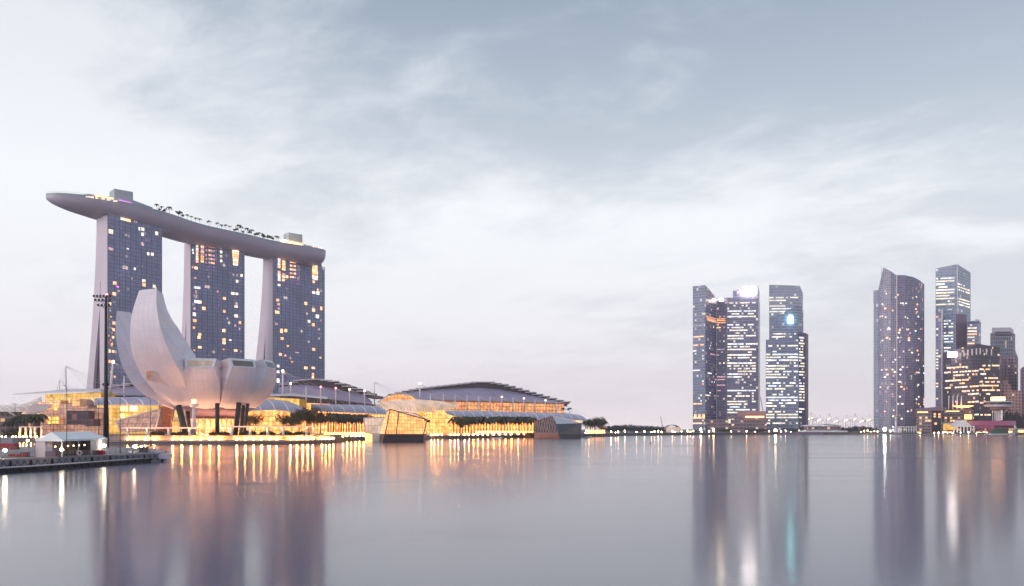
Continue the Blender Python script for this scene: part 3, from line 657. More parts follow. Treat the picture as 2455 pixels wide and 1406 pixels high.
def tree_proto(name, label, h=10, rad=4, nleaf=420, cat='tree', leaf='leaf_dark', group=None, flat=0.75, seed=1, leafs=.55, trunk=True):
    r = random.Random(seed)
    t = thing(name, label, cat, (0, 0, 0), 0, group)
    if trunk:
        m = M(); th = h - rad * flat
        m.tube([(0, 0, 0), (.1, 0, th * .6), (0, .1, th)], [.045 * h * .7, .035 * h * .6, .02 * h], 7)
        for k in range(5):
            a = 2 * math.pi * k / 5 + .3; m.tube([(0, 0, th * .7), (math.cos(a) * rad * .4, math.sin(a) * rad * .4, th + rad * .15), (math.cos(a) * rad * .65, math.sin(a) * rad * .65, th + rad * .4)], [.018 * h, .012 * h, .006 * h], 5)
        m.build('trunk', 'bark', t, True)
    blobs = [(Vector((r.uniform(-1, 1) * rad * .62, r.uniform(-1, 1) * rad * .62, h - rad * flat + r.uniform(-.45, .5) * rad * flat)), rad * r.uniform(.3, .52)) for _ in range(11)]
    m = M()
    for i in range(nleaf):
        c, br = r.choice(blobs); d = Vector((r.gauss(0, 1), r.gauss(0, 1), r.gauss(0, .8))).normalized() * br * r.uniform(.55, 1.05); p = c + d
        if p.z > h: p.z = h - r.random() * .5
        s_ = leafs * r.uniform(.6, 1.3); u = Vector((r.gauss(0, 1), r.gauss(0, 1), r.gauss(0, 1))).normalized(); v = u.cross(d.normalized() + Vector((.01, 0, .3))).normalized()
        m.face([p - u * s_, p + v * s_ * .7, p + u * s_, p - v * s_ * .7])
    m.build('crown', leaf, t, True); return t
# sky garden
used = set()
GP = 'trees of the roof garden on the sky deck'
sg_a = palm_proto('palm_tree', 'small palm on the roof deck just right of the left rooftop pavilion', 5.5, 2.6, 10, GP, .12)
sg_b = tree_proto('garden_tree', 'bushy little tree on the roof deck beside the first of the garden palms', 5.0, 2.3, 150, 'tree', 'leaf_dark', GP, .8, 3, .5)
spots = [(376, 'p', 1.0), (382, 't', .7), (387, 'p', .9), (394, 't', .8), (398, 'p', .8), (406, 'p', 1.35), (428, 't', 1.2), (433, 'p', 1.1), (438, 't', .8), (449, 'p', .9), (459, 'p', .9), (470, 'p', .9), (479, 'p', 1.0), (501, 'p', 1.1), (521, 'p', 1.0), (531, 'p', .9), (541, 'p', .9), (551, 'p', .9), (562, 't', .7), (568, 't', .9), (573, 'p', 1.5), (578, 'p', 1.2), (583, 't', .8), (592, 'p', 1.3), (598, 't', 1.0), (604, 'p', 1.2), (611, 't', .8), (617, 't', 1.0), (622, 'p', 1.0), (630, 't', 1.1), (634, 't', .9), (642, 't', 1.1), (648, 't', 1.0), (653, 't', .8), (662, 'p', 1.1), (667, 'p', 1.0)]
fa = fb = True
ORDS = ['first', 'second', 'third', 'fourth', 'fifth', 'sixth', 'seventh', 'eighth', 'ninth', 'tenth', 'eleventh', 'twelfth', 'thirteenth', 'fourteenth', 'fifteenth', 'sixteenth', 'seventeenth', 'eighteenth', 'nineteenth', 'twentieth', 'twenty-first', 'twenty-second', 'twenty-third', 'twenty-fourth', 'twenty-fifth', 'twenty-sixth', 'twenty-seventh', 'twenty-eighth', 'twenty-ninth', 'thirtieth']
cp = ct = 0
for px, k, s_ in spots:
    p, _ = dk(px, 2.2); p = V(px, p.y, ZT)
    base = sg_a if k == 'p' else sg_b
    if k == 'p': lb = 'small palm on the roof deck garden, %s palm from the left' % ORDS[cp]; cp += 1
    else: lb = 'bushy tree on the roof deck garden, %s bushy tree from the left' % ORDS[ct]; ct += 1
    if (k == 'p' and fa) or (k == 't' and fb):
        base.location = p; base['label'] = lb
        if k == 'p': fa = False
        else: fb = False
        base.scale = (s_,) * 3
    else: dup(base, p, rnd.uniform(0, 6), lb, s_)

# ------------------------------------------------------------------ lotus museum
LC = V(512, 424, 3.9); LC.z = 3.9
lot = thing('lotus_museum', 'white lotus shaped museum of curved petals raised on dark columns by the water', 'museum', tuple(LC))
SH = 0.985; SC = 1.045
def petal(th, prof, wid, dep, inw, name='petal', mat='petal_skin', win=None, parent=lot):
    """prof: (r,z) spine of the outer face; wid: half widths; dep: inward depth; inw: inner half widths"""
    th = R(th + 19.5); er = Vector((math.sin(th), -math.cos(th), 0)); et = Vector((math.cos(th), math.sin(th), 0)); ez = Vector((0, 0, 1))
    P3 = [Vector((r, z, 0)) for r, z in prof]; Q = catmull(P3, 5); k = len(Q) - 1
    def lerp(arr, q):
        x = q * (len(arr) - 1); i = min(int(x), len(arr) - 2); f = x - i; return arr[i] * (1 - f) + arr[i + 1] * f
    outer = []; rings = []; uvs = []; arc = 0
    for i, q in enumerate(Q):
        f = i / k; a = Q[max(0, i - 1)]; b = Q[min(k, i + 1)]; d = (b - a).normalized(); inn = Vector((-d.y, d.x, 0))   # towards the bowl
        w_ = lerp(wid, f); dp = lerp(dep, f); iw = lerp(inw, f); sag = 0.10 * w_
        if i: arc += (q - Q[i - 1]).length
        pts = []
        for g, du, off in ((-1, w_, 0), (-.5, w_, -sag * .75), (0, 0, -sag), (.5, w_, -sag * .75), (1, w_, 0)):
            o = q + inn * off; pts.append((o, g * w_ if g else 0))
        o2 = q + inn * dp
        pts += [(o2, iw), (o2, -iw)]
        rings.append([LC + (er * o.x + ez * (o.y - 3.9) + et * s_) * 1.0 for o, s_ in pts])
        uvs.append([(s_, arc) for o, s_ in pts])
    m = M(); m.loft(rings, smooth=False, uvs=uvs)
    ob = m.build(name, mat, parent)
    for pl in ob.data.polygons: pl.use_smooth = False
    return ob, rings, er, et
def sc_(l): return [(r * SH, (z - 3.9) * SC + 3.9) for r, z in l]
# tall front-left petal
profA = sc_([(7, 14.2), (16, 16.6), (25, 22.5), (33, 31.5), (39, 41), (42, 51), (42.3, 60), (40.6, 69)])
_, ringsA, _, _ = petal(-46, profA, [2.6, 6.4, 10.6, 13.2, 12.4, 10.2, 8.0, 5.8], [3, 9, 14, 17, 17, 15, 11, 6.5], [1.8, 4.4, 7, 7.5, 6, 4.6, 3.4, 2.6])
profB = sc_([(7, 14.2), (16, 16.2), (25.5, 19.8), (34.8, 26.5), (40.6, 35.5), (43.4, 45.5), (44.6, 54), (44.8, 62.3)])
petal(-97, profB, [2.6, 6.2, 10.3, 12.6, 13.2, 12.0, 9.6, 6.4], [3, 8, 12, 14, 12, 9, 7, 5.0], [3, 6, 7, 6, 5, 4, 2.4, 1.4])
low = [(7, 14.2), (15, 15.6), (22.5, 18.6), (28, 23.5), (31.2, 29), (32.5, 34.3)]
def lowp(th, r=1.0, zz=0, wtop=5.6, warm=None, wmid=8.6):
    pr = sc_([(a * r, b + zz * max(0, (b - 15) / 20)) for a, b in low])
    ob, rings, er, et = petal(th, pr, [2.1, 4.7, 7.1, wmid, wtop + 1.6, wtop], [3, 6, 9, 11, 12, 12], [1.4, 3.2, 5.2, 8.0, 9.3, 9.4])
    # end cap: sloped skylight in a white frame
    top = rings[-1]; L_, Rr = top[0], top[4]
    up = Vector((0, 0, 4.2)) - er * 2.0
    for nm, mt, ins, pr_ in (('skylight_frame', 'white_paint', 0.0, 0.0), ('skylight', warm or 'skylight_green', 0.1, 0.12)):
        a = L_.lerp(Rr, ins * .9); b = Rr.lerp(L_, ins * .9); ax = up.normalized() * (0.55 if ins else 0)
        c_, d_ = b + up - ax * 2 * (1 if ins else 0) + et * (0.5 if not ins else .3), a + up - ax * 2 * (1 if ins else 0) - et * (0.5 if not ins else .3)
        a = a + ax; b = b + ax
        off = er * (0.12 + pr_); m = M(); wd = (b - a).length; ht = 4.0
        m.face([a + off, b + off, c_ + off, d_ + off], [(0, 0), (wd, 0), (wd, ht), (0, ht)])
        if not ins:
            bl3 = -er * 12 - et * 4.5; br3 = -er * 12 + et * 4.5; q0 = -Vector((0, 0, 3)); m2 = M(); m2.face([a, b, b + br3, a + bl3][::-1]); m2.face([d_ + off, c_ + off, c_ + br3 + q0, d_ + bl3 + q0]); m2.face([b + off, b + br3, c_ + br3 + q0, c_ + off]); m2.face([a + off, d_ + off, d_ + bl3 + q0, a + bl3]); m2.build('petal_lip', 'petal_skin', lot)
        m.build(nm, mt, lot)
lowp(-11, 1.0, 0.6, 6.6, 'skylight_warm'); lowp(25.5, 1.0, 1.1, 6.2, 'skylight_green'); lowp(62, .97, 1.8, 5.2, 'skylight_green')
lowp(100, .95, 0); lowp(135, .9, -2); lowp(168, .9, -2); lowp(205, .9, -2); lowp(235, .92, -1)
# scoop window let into the tall petal
from mathutils.bvhtree import BVHTree
pv_ = []; pf2 = []
for r_ in ringsA: pv_ += r_
k_ = len(ringsA[0])
for i in range(len(ringsA) - 1):
    for j in range(k_): j2 = (j + 1) % k_; pf2.append((i * k_ + j, i * k_ + j2, (i + 1) * k_ + j2, (i + 1) * k_ + j))
bvh = BVHTree.FromPolygons(pv_, pf2); eye = Vector((0, 0, CH))
def onp(px, py, out=0.0):
    d = (W(px, py, 100) - eye).normalized(); h = bvh.ray_cast(eye, d)
    q_ = h[0] if h[0] else W(px, py, 396); return q_ - d * out
a, b, c, d = onp(362, 888, 3.2), onp(364, 907, 3.2), onp(351, 909, 2.4), onp(349, 890, 2.4); tip = onp(411, 928, .1); tb_ = onp(366, 916, -.2); tt_ = onp(380, 893, -.2); lb_ = onp(350, 911, -.2)
m = M(); m.mesh([a, b, c, d, tip, tb_, tt_, lb_, onp(348, 889, -.2)], [(3, 0, 1, 2), (0, 6, 4, 1), (1, 4, 5), (1, 5, 7, 2), (3, 8, 6, 0), (2, 7, 8, 3)])
m.build('scoop', 'petal_skin', lot)
m = M(); ce = (a + b + c + d) / 4; q2 = [p.lerp(ce, .16) for p in (d, c, b, a)]; nrm_ = (eye - ce).normalized() * .15; m.face([p + nrm_ for p in q2], [(0, 4), (0, 0), (3, 0), (3, 4)]); m.build('scoop_window', 'window_amber', lot)
for k in range(12):
    a_ = 2 * math.pi * k / 12 + .2; p = LC + Vector((math.sin(a_) * 19, -math.cos(a_) * 19, .05)); m = M(); m.tube([p, p + Vector((0, 0, .3))], .9, 8); m.build('uplight', 'uplight', lot)
# underside and glass base
m = M(); NB = 24
rr = [(9.5, 6.0 + 3), (10.5, 10.2), (15, 12.8), (19, 15.2), (14, 19), (4, 20)]
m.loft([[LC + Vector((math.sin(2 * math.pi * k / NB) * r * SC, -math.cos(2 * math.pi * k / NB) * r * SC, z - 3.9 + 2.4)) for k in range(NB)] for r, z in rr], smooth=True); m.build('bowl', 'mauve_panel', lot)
m = M(); ring = [(math.sin(2 * math.pi * k / NB) * 13, -math.cos(2 * math.pi * k / NB) * 13) for k in range(NB)]
m.block([(LC.x + x, LC.y + y) for x, y in ring], 3.95, 12.2); m.build('lobby_glass', 'shop_glow', lot)
m = M()
for k in range(16):
    a0 = 2 * math.pi * k / 16
    for dlt in (.39, -.39):
        m.tube([LC + Vector((math.sin(a0) * 14.2, -math.cos(a0) * 14.2, 0.05)), LC + Vector((math.sin(a0 + dlt) * 13.8, -math.cos(a0 + dlt) * 13.8, 8.6))], .22, 5)
m.build('lattice', 'white_paint', lot)
for (x0, y0, d0, x1, y1, d1, r) in [(428, 974, 404, 446, 1037, 400, 1.5), (448, 978, 410, 456, 1036, 408, 1.0), (521, 968, 398, 521, 1037, 396, 1.05), (573, 966, 404, 564, 1036, 402, 1.2), (584, 972, 412, 576, 1034, 412, .9), (594, 968, 410, 585, 1034, 410, .8), (546, 980, 440, 542, 1032, 440, .9), (478, 982, 442, 482, 1032, 442, .9)]:
    a = W(x0, y0, d0); b = W(x1, y1, d1); b.z = 3.95; m = M(); m.tube([b, a], r, 8); m.build('column', 'dark_metal', lot)
# ------------------------------------------------------------------ shopping arcade, theatres, halls
def poly_px(pts, d): return [W(px, py, d) for px, py in pts]
def extr(m, pts, vec, uvs=False):
    """closed front polygon given thickness along vec"""
    pts = [Vector(p) for p in pts]; vec = Vector(vec); n = len(pts); o = pts[0]
    ux = (pts[1] - pts[0]); ux.z = 0; ux = ux.normalized() if ux.length > 1e-6 else Vector((1, 0, 0))
    uv = [((p - o).dot(ux), p.z) for p in pts]
    m.face(pts, uv); m.face([p + vec for p in reversed(pts)], list(reversed(uv)))
    for i in range(n):
        a, b = pts[i], pts[(i + 1) % n]; m.face([a, a + vec, b + vec, b])
def lerp2(tab, x):
    if x <= tab[0][0]: return tab[0][1]
    for (a, va), (b, vb) in zip(tab[:-1], tab[1:]):
        if x <= b: return va + (vb - va) * (x - a) / (b - a)
    return tab[-1][1]
def curtain(name, mat, parent, xs, bot, top, dist, thick=1.0):
    """glazed wall following dist(px), bottom/top rows in photo px tables"""
    m = M(); u = 0; prev = None
    for px in xs:
        d = lerp2(dist, px); a = W(px, lerp2(bot, px), d); a.z = max(a.z, LZ + .02); b = W(px, lerp2(top, px), d)
        if prev:
            L = (a - prev[0]).length; m.face([prev[0], a, b, prev[1]], [(u, prev[0].z), (u + L, a.z), (u + L, b.z), (u, prev[1].z)])
            t = Vector((0, thick, 0)); m.face([prev[1], b, b + t, prev[1] + t]); u += L
            m.face([prev[1] + t, b + t, a + t, prev[0] + t])
        prev = (a, b)
    return m.build(name, mat, parent)
def vault(name, mat, parent, xs, eave, crest, dist, depth=22, n=7, thick=.5):
    """quarter barrel roof from the eave (near) up and back to the crest"""
    rows = []
    for i in range(n + 1):
        f = i / n; row = []
        for px in xs:
            d = lerp2(dist, px); e = W(px, lerp2(eave, px), d); d2 = d + depth; c = W(px, lerp2(crest, px), d2)
            hh = c.z - e.z; a = f * math.pi / 2
            x = e.x + (c.x - e.x) * (1 - math.cos(a)) ; y = e.y + (c.y - e.y) * (1 - math.cos(a)); row.append((x, y, e.z + hh * math.sin(a)))
        rows.append(row)
    m = M(); m.sheet(rows, thick); return m.build(name, mat, parent)
def rng(a, b, s):
    n = max(1, round((b - a) / s)); return [a + (b - a) * i / n for i in range(n + 1)]
def root_at(name, label, cat, px, d, z=LZ, group=None): p = V(px, d, z); return thing(name, label, cat, tuple(p), 0, group)

# casino building at far left
r = root_at('casino_building', 'golden glass building with a thin wing roof behind the white tent and floodlight mast', 'building', 200, 560)
curtain('upper_glazing', 'gold_glass', r, rng(108, 242, 12), [(0, 975)], [(108, 946), (242, 941)], [(108, 575), (242, 560)], 20)
m = M(); rows = []
for f in (0, .5, 1):
    rows.append([W(px, lerp2([(30, 945), (100, 942), (235, 937)], px) - f * lerp2([(30, 0), (100, 3), (170, 7), (235, 5)], px), lerp2([(30, 560), (235, 545)], px) + f * 30) for px in rng(30, 242, 15)])
m.sheet(rows, .6); m.build('wing_roof', 'thin_roof', r)
curtain('front_glazing', 'mauve_glass', r, rng(96, 262, 10), [(0, 1046)], [(96, 990), (110, 982), (142, 982), (143, 968), (172, 968), (173, 956), (190, 956), (191, 966), (208, 968), (209, 978), (262, 978)], [(96, 520), (262, 500)], 18)
curtain('side_glazing', 'gold_mixed', r, rng(90, 145, 11), [(0, 1000)], [(90, 965), (145, 960)], [(90, 540), (145, 535)], 10)
m = M(); 
for i in range(9): 
    x0 = 56 + i * 6; a = W(x0, 1000 - i * 1.5, 530); b = W(x0 + 10, 985 - i, 532); c = W(x0 + 26, 968 + i * .3, 536); m.tube([a, b, c], .5, 5)
m.build('ribbed_shell', 'mast_white', r)
m = M(); rows = [[W(px, 1003 - 12 * math.sin(f * 1.5) - (px - 50) * .35 * math.sin(f * 1.4), 534 + f * 12) for px in rng(52, 96, 8)] for f in (0, .3, .6, 1)]; m.sheet(rows, .4); m.build('shell_glazing', 'gold_mixed', r)
# stepped terrace blocks and dark rocks of the lit interior
for (x0, x1, y0, y1, d, mt) in [(172, 191, 957, 975, 498, 'gold_mixed'), (126, 142, 968, 984, 515, 'gold_bright'), (112, 140, 1000, 1016, 512, 'shop_glow'), (160, 212, 985, 1018, 497, 'atrium_glass'), (205, 225, 1005, 1022, 494, 'atrium_glass')]:
    m = M(); extr(m, poly_px([(x0, y1), (x1, y1), (x1, y0), (x0, y0)], d), (0, 8, 0)); m.build('terrace_bay', mt, r)
r = root_at('exhibition_hall', 'low hall with a pale pink curved roof at the left edge behind the palms', 'building', 20, 590)
curtain('wall', 'low_block', r, rng(-120, 88, 20), [(0, 1050)], [(-120, 982), (88, 986)], [(0, 585)], 20)
vault('roof', 'vault_warm', r, rng(-120, 100, 15), [(-120, 984), (100, 987)], [(-120, 971), (40, 972), (75, 963), (100, 948)], [(0, 582)], 26)
m = M(); m.tube([W(-10, 968, 560), W(45, 1003, 556)], .5, 6); m.tube([W(-10, 968, 560), W(-60, 1003, 560)], .5, 6); m.build('roof_strut', 'mast_white', r)
# barrel vault left of the lotus
r = root_at('vaulted_arcade', 'lavender barrel roofed glass arcade glowing gold behind the floodlight mast', 'building', 310, 520)
vault('roof', 'vault_lavender', r, rng(226, 425, 12), [(226, 970), (425, 972)], [(226, 956), (250, 953), (425, 951)], [(200, 505), (425, 520)], 20)
curtain('glazing', 'gold_glass', r, rng(232, 430, 12), [(0, 1040)], [(232, 971.5), (430, 973)], [(200, 508), (430, 523)], 16)
pr = r
for (x0, x1, y0, y1) in [(289, 297, 975, 986), (300, 305, 975, 986), (311, 328, 974, 986), (289, 297, 992, 1002)]:
    m = M(); extr(m, poly_px([(x0, y1), (x1, y1), (x1, y0), (x0, y0)], 507), (0, .6, 0)); m.build('bright_bay', 'glow_strip', r)
# glass wedge pavilion
r = root_at('glass_wedge', 'sloping wedge shaped glass canopy with lavender panes left of the lotus museum', 'pavilion', 330, 440)
m = M(); a, b, c, d_ = W(276, 1010, 440), W(385, 980, 432), W(372, 1032, 425), W(290, 1036, 436)
for q in (c, d_): q.z = max(q.z, 4.0)
extr(m, [d_, c, b, a], (2, 14, 0)); o = m.build('glazing', 'mauve_glass', r)
m = M(); m.tube([a, b], .3, 5); m.tube([b, c], .3, 5); m.tube([a, d_], .3, 5)
for f in (.2, .4, .6, .8): m.tube([a.lerp(b, f), d_.lerp(c, f)], .12, 4)
m.build('frame', 'mast_white', r)
# scaffold lift tower next to the lotus
r = root_at('stair_tower', 'copper coloured open stair tower at the left foot of the lotus museum', 'tower', 398, 432)
m = M()
for px in (383, 392, 402, 411): 
    a = V(px, 432, 3.95); b = W(px, 965, 432); m.tube([a, b], .25, 5)
    a = V(px, 438, 3.95); b = W(px, 965, 438); m.tube([a, b], .25, 5)
for k in range(8): m.tube([W(383, 970 + k * 8, 432), W(411, 970 + k * 8, 432)], .2, 4); m.tube([W(383 + (k % 2) * 28, 970 + k * 8, 432), W(411 - (k % 2) * 28, 978 + k * 8, 432)], .18, 4)
m.build('frame', 'copper_wall', r)
m = M(); extr(m, poly_px([(385, 1040), (409, 1040), (409, 975), (385, 975)], 436), (0, 2, 0)); m.build('back_panel', 'copper_wall', r)
# stepped roofs -----------------------------------------------------------
def stepped_hall(label, xs, crest, eave, base, d0, depth, cat='hall', nsl=14, bladex=None, name='stepped_hall'):
    """lavender shell wall with overlapping dark roof blades stepping along a curve"""
    x0, x1 = xs; r = root_at(name, label, cat, (x0 + x1) / 2, d0 + depth / 2)
    rows = []
    for f in (0, .35, .7, 1):
        row = []
        for px in rng(x0, x1, (x1 - x0) / 24):
            e = W(px, lerp2(eave, px), d0); c = W(px, lerp2(crest, px) + 4, d0 + depth * .5); row.append((e.x + (c.x - e.x) * f, e.y + (c.y - e.y) * f, e.z + (c.z - e.z) * math.sin(f * math.pi / 2)))
        rows.append(row)
    m = M(); m.sheet(rows, .8); m.build('shell', 'lavender_roof', r)
    curtain('wall', 'louver_dark', r, rng(x0 + 2, x1 - 2, 25), [(0, base)], [(x, y + 1) for x, y in eave], [(0, d0 + 2)], depth * .8)
    n = nsl
    for i in range(n):
        a = x0 + (x1 - x0) * i / n; b = x0 + (x1 - x0) * (i + 1) / n; apex = bladex; dd = d0 + depth * .42
        over = (x1 - x0) / n * .75
        if (a + b) / 2 < apex: ya = lerp2(crest, b); A, B_ = a, b + over
        else: ya = lerp2(crest, a); A, B_ = a - over * .3, b + over * .6
        za = zof(ya, dd); zn = zof(lerp2(crest, (a + b) / 2), dd)
        dr = (max(0, za - zof(lerp2(eave, (a + b) / 2), dd)))
        frontd = d0 + depth * .42 - dr * .9
        p = [V(A, frontd, za - 1.2 - .3), V(B_, frontd, za - 1.2 - .3), V(B_, d0 + depth, za), V(A, d0 + depth, za)]
        m = M(); m.mesh([q for q in p] + [q + Vector((0, 0, 0.9)) for q in p], [(3, 2, 1, 0), (4, 5, 6, 7), (0, 1, 5, 4), (1, 2, 6, 5), (2, 3, 7, 6), (3, 0, 4, 7)])
        m.build('roof_blade', 'roof_blade', r)
        # dark clerestory wall beneath the blade
        lo = lerp2(eave, (a + b) / 2); mid = ya + (lo - ya) * .42
        m = M(); q0 = W(A + over * .2, mid, frontd + 2.5); q1 = W(B_ - over * .25, mid, frontd + 2.5); h = za - 1.5
        m.block([(q0.x, q0.y), (q1.x, q1.y), (q1.x + 2, d0 + depth), (q0.x + 2, d0 + depth)], min(q0.z, h - .4), h); m.build('clerestory', 'louver_dark', r)
    return r
stepped_hall('smaller dark theatre with stepped roof blades in front of the rightmost hotel tower', (668, 892), [(668, 925), (690, 918), (720, 911), (755, 909), (790, 914), (820, 924), (850, 934), (872, 941), (892, 960)], [(668, 940), (892, 968)], 978, 690, 60, 'theatre', 13, 760, 'theatre')
stepped_hall('large convention hall with a long arched roof of stepped dark blades', (930, 1362), [(930, 948), (960, 940), (1000, 932), (1050, 926), (1100, 921), (1155, 915), (1200, 922), (1250, 936), (1290, 947), (1330, 958), (1362, 965)], [(930, 956), (1100, 959), (1362, 967)], 975, 790, 90, 'hall', 26, 1155, 'convention_hall')
# small theatre behind the left arcade
stepped_hall('small dark louvred theatre roof half hidden behind the lotus museum, left side', (222, 410), [(222, 938), (260, 927), (310, 919), (360, 914), (410, 925)], [(222, 945), (410, 948)], 955, 610, 50, 'theatre', 8, 380, 'theatre')
# arcade right of the lotus
r = root_at('domed_arcade', 'round fronted glass arcade with white ribs between the lotus museum and the trees', 'building', 650, 560)
vault('roof', 'vault_lavender', r, rng(590, 745, 8), [(590, 985), (660, 982), (745, 993)], [(590, 963), (620, 956), (660, 958), (700, 965), (745, 988)], [(590, 540), (745, 560)], 20)
curtain('glazing', 'gold_bright', r, rng(590, 735, 8), [(0, 1042)], [(590, 986), (660, 983), (735, 994)], [(590, 543), (735, 563)], 15)
curtain('upper_glazing', 'gold_glass', r, rng(628, 718, 8), [(0, 985)], [(628, 958), (640, 952), (718, 957)], [(628, 590), (718, 590)], 20)
m = M(); rows = [[W(px, lerp2([(612, 957), (640, 948), (700, 947), (785, 955)], px) - f * 3.5, 580 + f * 40) for px in rng(612, 785, 12)] for f in (0, .5, 1)]; m.sheet(rows, .7); m.build('wing_roof', 'thin_roof', r)
r = root_at('long_arcade', 'long arcade with a ribbed pale roof behind the dark trees left of the crystal pavilion', 'building', 840, 640)
vault('roof', 'vault_lavender', r, rng(745, 935, 9), [(745, 985), (935, 993)], [(745, 969), (860, 971), (905, 974), (935, 988)], [(745, 610), (935, 650)], 24)
curtain('glazing', 'shop_glow', r, rng(745, 930, 9), [(0, 1048)], [(745, 986), (930, 994)], [(745, 613), (930, 652)], 15)
curtain('upper_glazing', 'gold_bright', r, rng(718, 790, 9), [(0, 985)], [(718, 966), (790, 969)], [(718, 640), (790, 650)], 10)
r = root_at('glass_dome_arcade', 'white ribbed glass dome glowing from inside behind the crystal pavilion', 'building', 990, 690)
vault('roof', 'vault_glow', r, rng(898, 1100, 8), [(898, 978), (930, 983), (1000, 987), (1050, 985), (1100, 975)], [(898, 974), (915, 964), (940, 960), (1000, 958), (1060, 962), (1100, 968)], [(898, 700), (1000, 680), (1100, 720)], 26)
m = M(); rows = [[W(px, lerp2([(905, 964), (925, 950), (955, 941), (985, 946), (1008, 962)], px) , 735 + f * 40) for px in rng(905, 1008, 8)] for f in (0, 1)]; m.sheet(rows, .8); m.build('arched_canopy', 'roof_blade', r)
curtain('arched_glazing', 'gold_mixed', r, rng(912, 1002, 8), [(0, 966)], [(912, 962), (930, 951), (955, 944), (985, 949), (1002, 962)], [(0, 740)], 20)
curtain('lower_glazing', 'gold_bright', r, rng(915, 1075, 8), [(0, 1045)], [(915, 985), (1000, 989), (1075, 984)], [(915, 705), (1000, 686), (1075, 700)], 10)
r = root_at('grand_arcade', 'long low arcade with white ribbed roof and glowing shopfronts in front of the convention hall', 'building', 1220, 680)
curtain('terrace_glazing', 'gold_mixed', r, rng(1050, 1352, 10), [(0, 990)], [(1050, 962), (1352, 969)], [(1050, 730), (1352, 770)], 12)
m = M(); rows = [[W(px, lerp2([(1040, 959.5), (1352, 967.5)], px) - f * 1.5, 722 + (px - 1050) * .13 + f * 30) for px in rng(1036, 1356, 20)] for f in (0, 1)]; m.sheet(rows, 1.0); m.build('terrace_roof', 'copper_wall', r)
vault('roof', 'vault_lavender', r, rng(1068, 1408, 9), [(1068, 990), (1090, 998), (1408, 1008)], [(1068, 985), (1100, 984), (1360, 991), (1395, 996), (1408, 1007)], [(1068, 650), (1408, 730)], 30)
curtain('glazing', 'gold_bright', r, rng(1022, 1100, 8), [(0, 1046)], [(1022, 990), (1070, 988), (1100, 999)], [(1022, 655), (1100, 658)], 10)
curtain('shopfront', 'shop_glow', r, rng(1088, 1392, 9), [(0, 1045)], [(1088, 998), (1392, 1008)], [(1088, 656), (1392, 728)], 10)
# masts with stays
r0 = None
masts = [(1007, 920, 960, 740, 1.6)] + [(px, lerp2([(1030, 944), (1230, 953), (1360, 965)], px), lerp2([(1030, 985), (1340, 991)], px), 715 + (px - 1032) * .13, 1.0) for px in (1032, 1063, 1091, 1120, 1148, 1175, 1203, 1230, 1256, 1283, 1308, 1334)] + \
        [(678, 890, 946, 600, 1.5), (697, 920, 944, 640, 1.1), (734, 926, 966, 640, 1.1), (769, 928, 968, 645, 1.1), (805, 931, 970, 650, 1.1), (838, 934, 972, 655, 1.1), (874, 937, 974, 660, 1.1)] + \
        [(264, 868, 948, 565, 1.7), (298, 902, 950, 560, 1.4), (158, 878, 940, 570, 1.2), (143, 912, 940, 580, .8), (898, 916, 968, 760, .9)]
GM = 'white stayed masts along the arcade roofs'
SAY = ['tall white mast beside the arched canopy left of the convention hall'] + ['white mast on the convention hall terrace, %s of the row of twelve from the left' % ORDS[i] for i in range(12)] + \
      ['tallest white stayed mast beside the right foot of the rightmost hotel tower', 'short stayed mast just right of the tallest one by the rightmost hotel tower'] + ['stayed mast in front of the stepped theatre, %s of five from the left' % ORDS[i] for i in range(5)] + \
      ['leaning white mast with warm lit tip, right of the black floodlight mast', 'white mast between the floodlight mast and the lotus museum', 'tall thin mast on the wing roof of the casino building', 'small thin mast on the wing roof, left of the tall thin one', 'thin mast in the gap left of the convention hall']
for i, (px, yt, yb, d, r_) in enumerate(masts):
    b = W(px, yb + 2, d); top = W(px + (7 if px == 264 else 0), yt, d); t = thing('mast', SAY[i], 'mast', tuple(b), 0, GM); h = top - b
    m = M(); m.tube([(0, 0, 0), tuple(h * .5), tuple(h)], [.45 * r_, .5 * r_, .25 * r_], 6); m.build('pole', 'mast_white', t, True)
    m = M(); n_st = 4 if h.z > 11 else 2
    for k in range(n_st): 
        q = h.z * (.9 + .5 * k) * (1 if px > 600 else 1); m.tube([tuple(h), (q * (1 if px != 264 else .8), 6, -1)], .09, 3)
        if k < 2: m.tube([tuple(h), (-h.z * (.3 + .25 * k), 4, -1)], .09, 3)
    m.build('stay', 'cable', t, True)
    if px in (697, 769, 805, 838, 874, 678, 264, 1007, 1203, 1256, 1308):
        m = M(); m.sphere(tuple(h), .55 * r_ + .15, 6, 4); m.build('tip_lamp', 'lamp_small' if px not in (769, 805) else 'beacon_red', t, True)
# crystal pavilions
r = root_at('crystal_pavilion', 'glowing golden crystal shaped glass pavilion on a dark plinth standing in the water', 'pavilion', 968, 450, 0)
d0, d1, d2 = 441, 452, 470
P_ = lambda px, py, d: W(px, py, d)
bl, br_, bb = V(917, d0, 0), V(1015, 447, 0), V(1024, 475, 0); bk = V(905, 475, 0)
zt = 7.3 + (1028 - 1041.5) / F * d0
up = [P_(922, 1041.5, d0), P_(1017, 1041.5, 447), P_(1024, 1040, 475), V(905, 475, zt)]
bl_b = [V(915, d0, -1), V(1012, 447, -1), V(1016, 475, -1), V(903, 475, -1)]
m = M(); m.loft([bl_b, up]); m.build('plinth', 'dark_plinth', r)
tA, tB, tC = P_(935, 982, d0 + 2), P_(1024, 1007, 452), P_(995, 992, 475)
f0, f1, f2 = up[0] + Vector((.3, .3, 0.02)), up[1] + Vector((-.3, .3, 0.02)), up[2] + Vector((0, 0, .02)); f3 = up[3] + Vector((0, 0, .02))
tD = P_(930, 985, 470)
m = M()
